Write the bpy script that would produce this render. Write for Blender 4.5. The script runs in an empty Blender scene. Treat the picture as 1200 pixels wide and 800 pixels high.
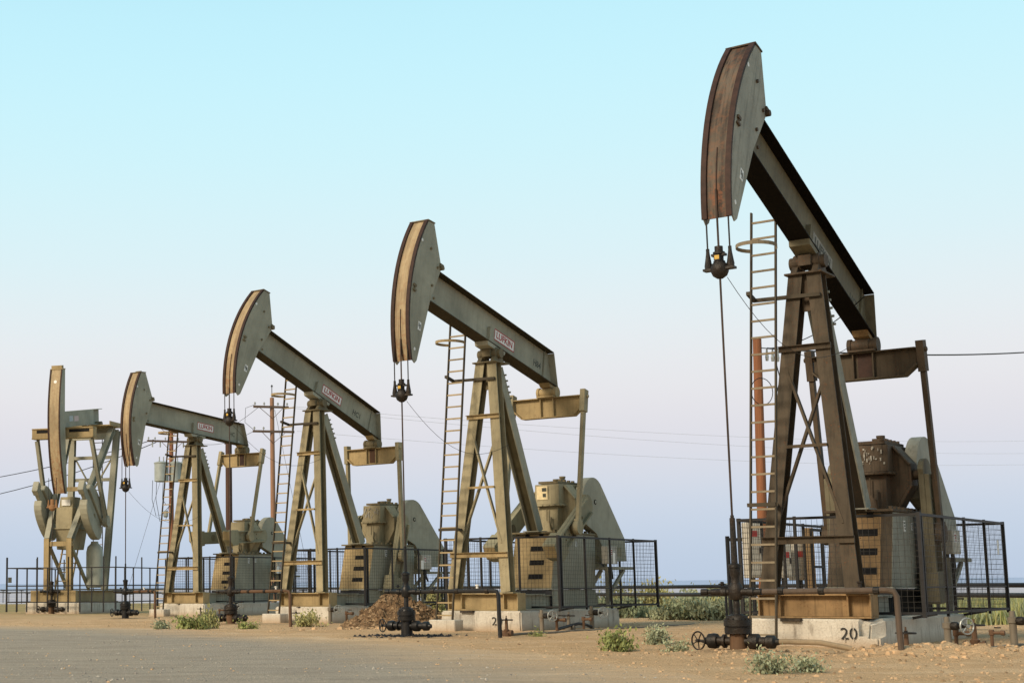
import bpy, bmesh, math, random
from math import sin, cos, pi, radians, hypot, atan2, acos, sqrt
from mathutils import Vector, Matrix, noise
random.seed(7)
SC = bpy.context.scene
COL = SC.collection
rnd = random.random
def U(a, b): return a + (b - a) * rnd()

# ------------------------------------------------------------------ mesh helper
class MB:
    def __init__(s): s.v = []; s.f = []; s.mi = []; s.m = 0
    def add(s, vs, fs):
        o = len(s.v); s.v += [tuple(v) for v in vs]; s.f += [tuple(o + i for i in f) for f in fs]; s.mi += [s.m] * len(fs)
        return s
    def box(s, x0, x1, y0, y1, z0, z1, M=None):
        vs = [Vector((x, y, z)) for x in (x0, x1) for y in (y0, y1) for z in (z0, z1)]
        if M: vs = [M @ v for v in vs]
        return s.add(vs, [(0, 1, 3, 2), (4, 6, 7, 5), (0, 4, 5, 1), (2, 3, 7, 6), (0, 2, 6, 4), (1, 5, 7, 3)])
    def frame(s, p, q, up):
        p, q = Vector(p), Vector(q); d = (q - p); L = d.length; d.normalize()
        u = Vector(up); u = (u - d * u.dot(d))
        if u.length < 1e-4: u = Vector((1, 0, 0)) - d * d.x
        u.normalize(); w = d.cross(u)
        M = Matrix(((d.x, w.x, u.x, p.x), (d.y, w.y, u.y, p.y), (d.z, w.z, u.z, p.z), (0, 0, 0, 1)))
        return M, L
    def bar(s, p, q, w, h, up=(0, 0, 1)):
        M, L = s.frame(p, q, up)
        return s.box(0, L, -w / 2, w / 2, -h / 2, h / 2, M)
    def hbeam(s, p, q, w, h, up, tf=.03, tw=.02, web=0):           # flanges lie at +-h/2 along up, w wide
        M, L = s.frame(p, q, up)
        s.box(0, L, -w / 2, w / 2, h / 2 - tf, h / 2, M); s.box(0, L, -w / 2, w / 2, -h / 2, -h / 2 + tf, M)
        if web: s.m = web; s.box(0.001, L - .001, -tw / 2, tw / 2, -h / 2 + tf, h / 2 - tf, M); s.m = 0; return s
        return s.box(0.001, L - .001, -tw / 2, tw / 2, -h / 2 + tf, h / 2 - tf, M)
    def tube(s, pts, r, n=8, cap=True, rs=None):
        pts = [Vector(p) for p in pts]; k = len(pts); rings = []
        ref = Vector((0, 0, 1))
        d0 = (pts[1] - pts[0]).normalized()
        if abs(d0.z) > .9: ref = Vector((1, 0, 0))
        u = (ref - d0 * ref.dot(d0)).normalized()
        vs = []; 
        for i in range(k):
            a = pts[max(i - 1, 0)]; b = pts[min(i + 1, k - 1)]; d = (b - a)
            if d.length < 1e-9: d = d0.copy()
            d.normalize(); u = (u - d * u.dot(d))
            if u.length < 1e-6: u = d.orthogonal()
            u.normalize(); w = d.cross(u); rr = rs[i] if rs else r
            for j in range(n):
                t = 2 * pi * j / n; vs.append(pts[i] + (u * cos(t) + w * sin(t)) * rr)
        fs = [(i * n + j, i * n + (j + 1) % n, (i + 1) * n + (j + 1) % n, (i + 1) * n + j) for i in range(k - 1) for j in range(n)]
        if cap: fs += [tuple(reversed(range(n))), tuple((k - 1) * n + j for j in range(n))]
        return s.add(vs, fs)
    def lathe(s, p, q, prof, n=16):                          # prof: (t metres along, radius)
        p, q = Vector(p), Vector(q); d = (q - p).normalized()
        pts = [p + d * t for t, r in prof]; u = d.orthogonal().normalized(); w = d.cross(u); vs = []
        for c, (t, r) in zip(pts, prof):
            for j in range(n): a = 2 * pi * j / n; vs.append(c + (u * cos(a) + w * sin(a)) * r)
        k = len(prof)
        fs = [(i * n + j, i * n + (j + 1) % n, (i + 1) * n + (j + 1) % n, (i + 1) * n + j) for i in range(k - 1) for j in range(n)]
        fs += [tuple(reversed(range(n))), tuple((k - 1) * n + j for j in range(n))]
        return s.add(vs, fs)
    def prism(s, out, y0, y1):                               # outline in x-z, extruded over y
        n = len(out); vs = [(x, y0, z) for x, z in out] + [(x, y1, z) for x, z in out]
        return s.add(vs, [tuple(range(n)), tuple(reversed(range(n, 2 * n)))] + [(i, (i + 1) % n, n + (i + 1) % n, n + i)[::-1] for i in range(n)])
    def build(s, name, mats, parent=None, smooth=False, bevel=0, loc=None, rot=None, jit=0):
        me = bpy.data.meshes.new(name); me.from_pydata(s.v, [], s.f)
        mats = mats if isinstance(mats, (list, tuple)) else [mats]
        for m in mats: me.materials.append(m)
        if len(mats) > 1: me.polygons.foreach_set('material_index', s.mi)
        bm = bmesh.new(); bm.from_mesh(me); bmesh.ops.recalc_face_normals(bm, faces=bm.faces); bm.to_mesh(me); bm.free()
        o = bpy.data.objects.new(name, me); COL.objects.link(o)
        if parent: o.parent = parent
        if smooth:
            for p in me.polygons: p.use_smooth = True
            try: me.set_sharp_from_angle(angle=radians(35))
            except Exception: pass
        if bevel:
            b = o.modifiers.new('edge', 'BEVEL'); b.width = bevel; b.segments = 1; b.limit_method = 'ANGLE'; b.angle_limit = radians(50)
        if loc: o.location = loc
        if rot: o.rotation_euler = rot
        return o

def tag(o, label, cat=None, group=None, kind=None):
    if label: o['label'] = label
    if cat: o['category'] = cat
    if group: o['group'] = group
    if kind: o['kind'] = kind
    return o
def empty(name, loc, rz=0, **k):
    o = bpy.data.objects.new(name, None); COL.objects.link(o); o.location = loc; o.rotation_euler = (0, 0, rz); o.empty_display_size = .3
    return tag(o, **k)

# ------------------------------------------------------------------ materials
def lin(c): return tuple(((x / 255) / 12.92 if x / 255 <= .04045 else ((x / 255 + .055) / 1.055) ** 2.4) for x in c)
class NT:
    def __init__(s, name):
        s.m = bpy.data.materials.new(name); s.m.use_nodes = True; s.t = s.m.node_tree; s.n = s.t.nodes; s.b = s.n['Principled BSDF']; s.co = None
    def new(s, ty, **k):
        n = s.n.new(ty)
        for a, v in k.items(): setattr(n, a, v)
        return n
    def link(s, a, b): s.t.links.new(a, b)
    def coord(s, scale=(1, 1, 1), rand=True, world=False):
        if world:
            src = s.new('ShaderNodeNewGeometry').outputs['Position']
        else:
            src = s.new('ShaderNodeTexCoord').outputs['Object']
            if rand:
                oi = s.new('ShaderNodeObjectInfo'); a = s.new('ShaderNodeVectorMath', operation='ADD'); mm = s.new('ShaderNodeMath', operation='MULTIPLY')
                mm.inputs[1].default_value = 37.; s.link(oi.outputs['Random'], mm.inputs[0]); s.link(src, a.inputs[0]); s.link(mm.outputs[0], a.inputs[1]); src = a.outputs[0]
        mp = s.new('ShaderNodeMapping'); mp.inputs['Scale'].default_value = scale; s.link(src, mp.inputs[0]); return mp.outputs[0]
    def noise(s, co, scale, detail=4, rough=.55, lo=.35, hi=.65):
        n = s.new('ShaderNodeTexNoise'); n.inputs['Scale'].default_value = scale; n.inputs['Detail'].default_value = detail; n.inputs['Roughness'].default_value = rough
        s.link(co, n.inputs['Vector']); r = s.new('ShaderNodeMapRange'); r.inputs[1].default_value = lo; r.inputs[2].default_value = hi
        s.link(n.outputs[0], r.inputs[0]); return r.outputs[0]
    def mix(s, f, a, b, kf=1.):
        m = s.new('ShaderNodeMix', data_type='RGBA')
        if isinstance(f, (int, float)): m.inputs[0].default_value = f
        elif kf != 1.:
            q = s.new('ShaderNodeMath', operation='MULTIPLY', use_clamp=True); q.inputs[1].default_value = kf; s.link(f, q.inputs[0]); s.link(q.outputs[0], m.inputs[0])
        else: s.link(f, m.inputs[0])
        for i, c in ((6, a), (7, b)):
            if isinstance(c, tuple): m.inputs[i].default_value = (*c, 1)
            else: s.link(c, m.inputs[i])
        return m.outputs[2]
    def mul(s, a, b):
        q = s.new('ShaderNodeMath', operation='MULTIPLY')
        for i, c in ((0, a), (1, b)):
            if isinstance(c, (int, float)): q.inputs[i].default_value = c
            else: s.link(c, q.inputs[i])
        return q.outputs[0]
    def fin(s, col, rough=.6, metal=0, bump=None, bd=.01, bs=.4, spec=.35):
        if isinstance(col, tuple): s.b.inputs['Base Color'].default_value = (*col, 1)
        else: s.link(col, s.b.inputs['Base Color'])
        if isinstance(rough, (int, float)): s.b.inputs['Roughness'].default_value = rough
        else: s.link(rough, s.b.inputs['Roughness'])
        s.b.inputs['Metallic'].default_value = metal; s.b.inputs['Specular IOR Level'].default_value = spec
        if bump is not None:
            b = s.new('ShaderNodeBump'); b.inputs['Distance'].default_value = bd; b.inputs['Strength'].default_value = bs
            s.link(bump, b.inputs['Height']); s.link(b.outputs[0], s.b.inputs['Normal'])
        return s.m

def paint(name, base, dirt=.4, rust=.25, streak=.4, dark=(.022, .017, .011), rustc=(.13, .05, .02), top=None):
    t = NT(name); c = t.coord()
    big = t.noise(c, .9, 3, .5, .3, .7); mid = t.noise(c, 5, 5, .6, .45, .75); sp = t.noise(c, 28, 4, .7, .56, .72)
    st = t.noise(t.coord((7, 7, .45)), 1.6, 5, .65, .5, .78)
    lite = tuple(min(1, x * 1.18) for x in base); dk = tuple(x * .78 for x in base)
    col = t.mix(big, dk, lite)
    col = t.mix(mid, col, tuple(a * .5 + b * .5 for a, b in zip(base, dark)), dirt)
    col = t.mix(st, col, dark, streak)
    col = t.mix(t.mul(sp, t.noise(c, 2.2, 3, .5, .42, .62)), col, rustc, rust * 2)
    if top: col = t.mix(.25, col, top)
    fine = t.noise(c, 60, 3, .6, .2, .8)
    return t.fin(col, .66, 0, t.mix(.5, fine, mid), .004, .35, .04 if name.startswith('shadow') else .22)
def flat(name, col, rough=.6, metal=0, var=.25, scale=8, bd=.004):
    t = NT(name); c = t.coord(); n = t.noise(c, scale, 5, .6, .3, .7)
    return t.fin(t.mix(n, tuple(x * (1 - var) for x in col), tuple(min(1, x * (1 + var)) for x in col)), rough, metal, n, bd, .4)

OLIVE = (.27, .25, .165)
TAN = (.36, .275, .145)
def pump_mats(k):      # k 0..1 how oily and rusty
    g = {}
    n = ['', 'worn', 'stained', 'oily'][min(3, int(k * 4))]
    g['paint'] = paint('olive_paint_' + n, OLIVE if k < .6 else (.15, .135, .09), .25 + .3 * k, .15 + .25 * k, .12 + .35 * k)
    g['plate'] = paint('grey_olive_plate_' + n, ((.325, .318, .25) if k < .6 else (.29, .29, .245)), .18 + .3 * k, .08 + .25 * k, .10 + .45 * k)
    g['tan'] = paint('sunlit_tan_paint_' + n, TAN if k < .6 else (.27, .175, .085), .3 + .3 * k, .3 + .4 * k, .25 + .4 * k)  # tan for front faces: warm sunlight put into the olive colour
    g['post'] = paint('weathered_post_paint_' + n, (.315, .275, .175) if k < .6 else (.075, .058, .039), .25 + .55 * k, .25 + .45 * k, .15 + .75 * k)
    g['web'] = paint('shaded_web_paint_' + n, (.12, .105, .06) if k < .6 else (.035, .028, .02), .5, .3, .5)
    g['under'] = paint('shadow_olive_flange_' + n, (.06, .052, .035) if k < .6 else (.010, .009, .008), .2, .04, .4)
    g['grime'] = paint('greasy_casting_' + n, (.18, .15, .09) if k < .6 else (.085, .062, .042), .5 + .4 * k, .3 + .5 * k, .5 + .5 * k)
    return g
M_ = {}
def head_face(name, k):
    t = NT(name); c = t.coord((1, 5.5, .45)); st = t.noise(c, 1.5, 3, .5, .42, .62); c2 = t.coord((1, 1, 1)); sp = t.noise(c2, 7, 6, .75, .47, .66)
    f2 = t.noise(t.coord((3, 17, .8)), 1.6, 4, .6, .5, .72); bg_ = t.noise(t.coord((1, 2, .6)), 1.1, 3, .6, .45, .6)
    a = (.43, .335, .20) if k < .6 else (.125, .10, .075)
    sz = t.new('ShaderNodeSeparateXYZ'); t.link(t.coord((1, 1, 1), False), sz.inputs[0]); zr = t.new('ShaderNodeMapRange'); zr.inputs[1].default_value = -.6; zr.inputs[2].default_value = -2.; t.link(sz.outputs[2], zr.inputs[0])
    col = t.mix(bg_, a, tuple(x * .72 for x in a)); col = t.mix(st, col, (.12, .07, .04) if k < .6 else (.03, .02, .015), .12 + .8 * k)
    col = t.mix(f2, col, (.05, .028, .02) if k < .6 else (.018, .013, .01), .15 + .8 * k)
    col = t.mix(sp, col, (.22, .09, .04), .35 + .1 * k)
    col = t.mix(t.mul(zr.outputs[0], sp), col, (.25, .085, .035), .9)
    return t.fin(col, .7, 0, st, .006, .5)
RAIL = flat('dark_rust_rail', (.036, .016, .011), .7, 0, .4)
BLACKM = flat('black_metal', (.014, .014, .016), .5, 0, .3)
FENCEM = flat('dark_fence_steel', (.012, .012, .014), .55, 0, .3)
MESHW = flat('fence_wire', (.035, .033, .03), .5, .2, .2)
VOID = flat('dark_recess', (.006, .006, .007), .9, 0, .2)
DPLATE = flat('blue_black_plate', (.018, .022, .03), .6, 0, .4)
CABLE = flat('greasy_cable', (.03, .026, .022), .5, .3, .3)
ROD = flat('polished_rod_steel', (.07, .05, .04), .4, .6, .4, 3)
OILY = None
def oily():
    t = NT('oily_cast_iron'); c = t.coord(); a = t.noise(c, 9, 5, .65, .35, .68); b = t.noise(c, 3, 4, .5, .45, .65)
    col = t.mix(a, (.006, .0055, .005), (.018, .013, .010)); col = t.mix(b, col, (.05, .03, .017), .3)
    return t.fin(col, .5, 0, a, .012, .6)
OILY = oily()
BLACKOIL = flat('black_oil_coating', (.010, .010, .011), .42, 0, .5, 6, .01)
RUSTP = paint('rusty_pipe', (.13, .075, .045), .5, .5, .4)
GREYPIPE = paint('grey_dusty_pipe', (.19, .165, .13), .4, .3, .3)
WHITE = flat('white_label', (.72, .72, .70), .5, 0, .08)
CREAM = flat('cream_label', (.72, .60, .36), .5, 0, .15)
RED = flat('sign_red', (.36, .035, .03), .5, 0, .2)
INK = flat('black_ink', (.02, .02, .02), .7, 0, .2)
INKF = flat('faded_ink', (.055, .06, .05), .7, 0, .5, 20)
YEL = flat('yellow_tag_brass', (.52, .33, .06), .5, .1, .3)
GALV = flat('galvanised_steel', (.34, .36, .35), .45, .5, .2, 4)
LADR = paint('ladder_tan_paint', (.36, .28, .16), .3, .3, .2)
LADG = paint('ladder_grimy_tan', (.24, .20, .14), .4, .4, .3)
LADD = paint('ladder_dark_rail', (.06, .05, .035), .3, .3, .2)
PALEBOX = paint('pale_cabinet_paint', (.52, .50, .44), .15, .12, .2)
REDDOT = flat('red_switch', (.5, .05, .02), .5, 0, .1)
def wood(name, a, b):
    t = NT(name); st = t.noise(t.coord((14, 14, .35)), 1.5, 5, .6, .3, .7)
    return t.fin(t.mix(st, a, b), .85, 0, st, .01, .6)
WPOLE = wood('reddish_pole_wood', (.33, .15, .085), (.20, .085, .05)); DPOLE = wood('dark_pole_wood', (.05, .028, .022), (.10, .05, .035)); PALEW = wood('pale_brown_pole_wood', (.34, .20, .13), (.22, .12, .08))
CROSSW = wood('weathered_crossarm', (.17, .12, .09), (.09, .06, .05)); BLOCKW = wood('tan_timber', (.36, .24, .12), (.22, .14, .07))
def concrete():
    t = NT('stained_concrete'); c = t.coord(); a = t.noise(c, 2, 4, .6, .3, .7); st = t.noise(t.coord((5, 5, .7)), 1.8, 5, .7, .55, .75); sp = t.noise(c, 30, 5, .7, .5, .8)
    col = t.mix(a, (.50, .465, .40), (.66, .63, .56)); col = t.mix(st, col, (.13, .10, .075), .85); col = t.mix(sp, col, (.22, .17, .12), .5)
    g = t.new('ShaderNodeSeparateXYZ'); t.link(t.coord((1, 1, 1), False), g.inputs[0]); r = t.new('ShaderNodeMapRange'); r.inputs[1].default_value = .22; r.inputs[2].default_value = 0.; t.link(g.outputs[2], r.inputs[0])
    col = t.mix(r.outputs[0], col, (.36, .24, .13), .7)
    return t.fin(col, .9, 0, sp, .012, .6)
CONC = concrete()

def text(body, size, mat, parent, M, name='lettering', bold=.0, sx=1.):
    cu = bpy.data.curves.new('lettering', 'FONT'); cu.body = body; cu.size = size; cu.align_x = 'CENTER'; cu.align_y = 'CENTER'; cu.extrude = .0015; cu.offset = bold; cu.resolution_u = 3
    o = bpy.data.objects.new('tmp', cu); COL.objects.link(o); dg = bpy.context.evaluated_depsgraph_get(); dg.update()
    me = bpy.data.meshes.new_from_object(o.evaluated_get(dg)); bpy.data.objects.remove(o); me.name = name
    me.materials.clear(); me.materials.append(mat); me.transform(Matrix.Scale(sx, 4, (1, 0, 0))); me.transform(M)
    ob = bpy.data.objects.new(name, me); COL.objects.link(ob); ob.parent = parent
    return ob
def facing_y(x, y, z, rot=0):       # text plane facing +y (the near side), reading from +x to -x
    return Matrix.Translation((x, y, z)) @ Matrix.Rotation(rot, 4, 'Y') @ Matrix(((-1, 0, 0, 0), (0, 0, 1, 0), (0, 1, 0, 0), (0, 0, 0, 1)))
def facing_x(x, y, z):              # text plane facing +x, reading from -y to +y
    return Matrix(((0, 0, 1, x), (1, 0, 0, y), (0, 1, 0, z), (0, 0, 0, 1)))

# ------------------------------------------------------------------ layout
G_ROW = 'pumpjacks standing in a row'
PS = {1: (11.303, 28.928, -2.265, .382), 2: (7.089, 40.423, -2.249, .216), 3: (3.045, 51.225, -2.299, .355), 4: (-1.38, 63.727, -2.209, .061)}
P5 = (-8.2, 71., -1.9)
HS, AR, CC, EE, KK, ZC, RR, PP = 7.5, 4.4655, 3.40, .149, 3.58, 3.37, 1.21, 3.97
CARR = {1: 6.55, 2: 5.85, 3: 6.45, 4: 5.15}
OIL = {1: .95, 2: .3, 3: .35, 4: .2}
def L2W(n, x, y, z=0):
    X, Y, a = (PS[n][:3] if n in PS else P5); return Vector((X + x * cos(a) - y * sin(a), Y + x * sin(a) + y * cos(a), z))

# ------------------------------------------------------------------ pumpjack
def ladder_part(root, a, b, hw, along, nr, rail_mat, rung_mat, hoop=None, ties=()):
    a, b = Vector(a), Vector(b); w = Vector(along).normalized() * hw
    m = MB()
    for s in (-1, 1): m.bar(a + w * s, b + w * s, .03, .065, (b - a).cross(w))
    lad = m.build('ladder', rail_mat, root)
    r = MB(); p = a.lerp(b, .35 / nr); r.bar(p - w * .96, p + w * .96, .038, .038); r0 = r.build('rung', rung_mat, lad)
    for i in range(1, nr):
        q = r0.copy(); COL.objects.link(q); q.location = (b - a) * (i / nr)
    if hoop:
        t, rad, fwd = hoop; c = a.lerp(b, t); pts = []
        for i in range(19):
            th = -2.42 + 4.84 * i / 18
            pts.append(c + w.normalized() * (rad * sin(th)) + Vector(fwd) * (.36 + .47 * cos(th)))
        h = MB()
        for i in range(18): h.bar(pts[i], pts[i + 1], .012, .07, (0, 0, 1))
        h.build('hoop', rung_mat, lad)
    for p, q in ties:
        MB().bar(p, q, .07, .07).build('tie_bracket', rail_mat, lad)
    return lad

def arc(a0, a1, n, R=AR): return [(R * cos(a0 + (a1 - a0) * i / n), R * sin(a0 + (a1 - a0) * i / n)) for i in range(n + 1)]

def horse_head(root, th, g, face, loc, rot, R=AR, a0=-.4058, a1=.4705, hw=.25, tail=None):
    tail = tail or [(3.70, 2.06), (3.17, 1.03), (3.56, -.02), (3.90, -1.70), (3.98, -1.80)]
    m = MB()
    for s in (-1, 1):
        m.prism(arc(a0, a1, 22, R - .02) + tail, s * hw - .012, s * hw + .012)
    head = m.build('horse_head', g['plate'], root, loc=loc, rot=rot)
    m = MB(); A = arc(a0, a1, 26, R - .03); B = arc(a0, a1, 26, R + .0)
    n = len(A); w = hw - .013
    vs = [(x, s * w, z) for s in (-1, 1) for x, z in A] + [(x, s * w, z) for s in (-1, 1) for x, z in B]
    fs = []
    for i in range(n - 1):
        fs += [(i, i + 1, n + i + 1, n + i), (2 * n + i, 3 * n + i, 3 * n + i + 1, 2 * n + i + 1), (i, 2 * n + i, 2 * n + i + 1, i + 1), (n + i, n + i + 1, 3 * n + i + 1, 3 * n + i)]
    fs += [(0, n, 3 * n, 2 * n), (n - 1, 3 * n - 1, 4 * n - 1, 2 * n - 1)[::1]]
    m.add(vs, fs[:-1]); m.build('curved_face', face, head)
    def strip(y0, y1, r0, r1, nm, mt, b0=a0, b1=a1):
        mm = MB(); A = arc(b0, b1, 26, r0); B = arc(b0, b1, 26, r1); n = len(A)
        vs = [(x, y, z) for y in (y0, y1) for x, z in A] + [(x, y, z) for y in (y0, y1) for x, z in B]; fs = []
        for i in range(n - 1):
            fs += [(i, i + 1, n + i + 1, n + i), (2 * n + i, 3 * n + i, 3 * n + i + 1, 2 * n + i + 1), (i, 2 * n + i, 2 * n + i + 1, i + 1), (n + i, n + i + 1, 3 * n + i + 1, 3 * n + i)]
        fs += [(0, n, 3 * n, 2 * n), (n - 1, 3 * n - 1, 4 * n - 1, 2 * n - 1)]
        mm.add(vs, fs); return mm.build(nm, mt, head)
    for s in (-1, 1):
        a, b = sorted((s * (hw + .016), s * (hw - .08))); strip(a, b, R + .001, R + .045, 'edge_rail', RAIL)
    strip(-.008, .008, R + .001, R + .018, 'groove_strip', RAIL, a0, a0 + .33 * (a1 - a0)); 
    # top and bottom closing plates
    m = MB(); x, z = arc(a1, a1, 1, R)[0]; tx, tz = tail[0]
    m.bar((x + .04, 0, z + .01), (tx - .02, 0, tz + .01), 2 * hw + .06, .03); m.bar((x - .12, 0, z + .05), (tx + .1, 0, tz + .045), hw * 1.1, .05)
    m.build('top_cap', g['grime'], head)
    # bolts, lifting eyes, brackets on the near plate
    m = MB()
    for u, v in ((3.55, .42), (3.42, .12), (3.36, .98), (3.75, 1.35)): m.lathe((u, hw + .01, v), (u, hw + 1, v), [(0, .035), (.035, .035)], 8)
    m.box(R - .20, R - .08, hw + .012, hw + .05, .10, .16); m.box(R - .20, R - .08, hw + .012, hw + .05, -.02, .03); m.box(R - .16, R - .12, hw + .012, hw + .04, .03, .10)
    m.box(3.12, 3.28, -hw - .03, hw + .05, 1.04, 1.13); m.lathe((3.2, hw, 1.02), (3.2, hw + 1, 1.02), [(0, .06), (.09, .06)], 10)
    m.build('bolts', g['grime'], head)
    m = MB()
    for u, v in ((R - .30, 1.42), (R - .42, -1.45)): m.lathe((u, hw + .008, v), (u, hw + 1, v), [(0, .042), (.006, .042)], 12)
    m.build('lifting_hole', WHITE, head)
    m = MB(); m.box(3.86, 4.0, hw + .013, hw + .017, -.92, -.70); o = m.build('label', WHITE, head)
    m = MB(); m.box(3.885, 3.93, hw + .0175, hw + .019, -.88, -.76); m.box(3.945, 3.975, hw + .0175, hw + .019, -.83, -.73); m.build('label_print', INKF, head)
    return head

def bridle(root, zc, ztan, ztop, x, g):
    m = MB()
    for s in (-1, 1):
        m.tube([(x + .015, s * .195, zc + .0), (x + .015, s * .195, ztan)], .014, 6)
        m.tube([(x + .015, s * .195, zc + .02), (x + .015, s * .195, zc + .32)], .03, 6)
    m.build('bridle_cable', CABLE, root)
    m = MB()
    m.box(x - .06, x + .09, -.27, .27, zc - .075, zc - .035)
    for s in (-1, 1):
        m.lathe((x + .015, s * .195, zc - .04), (x + .015, s * .195, zc + 1), [(0, .06), (.06, .065), (.25, .035), (.3, .03)], 10)
    m.lathe((x + .015, 0, zc - .22), (x + .015, 0, zc + 1), [(0, .05), (.05, .12), (.12, .15), (.2, .155), (.26, .12)], 14)
    car = m.build('carrier_bar', OILY, root, smooth=True)
    m = MB()
    m.lathe((x + .015, 0, zc + .04), (x + .015, 0, zc + 1), [(0, .10), (.04, .10), (.05, .075), (.15, .075), (.16, .1), (.2, .1), (.21, .07), (.30, .07)], 12)
    m.box(x + .09, x + .13, -.05, .05, zc + .08, zc + .18)
    for s in (-1, 1): m.box(x - .04, x + .07, s * .09 - .03, s * .09 + .03, zc + .17, zc + .21)
    m.build('rod_clamp', OILY, car, smooth=True)
    MB().box(x + .115, x + .135, -.035, .045, zc + .1, zc + .17).build('brass_tag', YEL, car)
    m = MB(); m.tube([(x + .015, 0, 1.3), (x + .015, 0, ztop)], .019, 8); m.build('polished_rod', ROD, root)
    # dangling load cell wire
    pts = []
    for i in range(15):
        t = i / 14; pts.append((x - .05 - 3.4 * t, .1 + .9 * t, zc - .2 - 2.2 * t + 1.3 * t * t - .35 * sin(pi * t)))
    MB().tube(pts, .0055, 5).build('signal_wire', CABLE, root)

def stickers(root, items):
    for (x, y, z, w, h, ax) in items:
        m = MB()
        if ax == 'y': m.box(x - w / 2, x + w / 2, y, y + .004, z - h / 2, z + h / 2)
        else: m.box(x, x + .004, y - w / 2, y + w / 2, z - h / 2, z + h / 2)
        o = m.build('safety_label', WHITE, root)
        q = MB()
        for k in range(3):
            zz = z + h * (.28 - .27 * k)
            if ax == 'y': q.box(x - w * .35, x + w * (.35 - .15 * k), y + .0045, y + .0065, zz - h * .07, zz + h * .07)
            else: q.box(x + .0045, x + .0065, y - w * .35, y + w * (.35 - .15 * k), zz - h * .07, zz + h * .07)
        q.build('label_print', RED if ax == 'y' and w > .15 else INKF, o)

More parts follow.
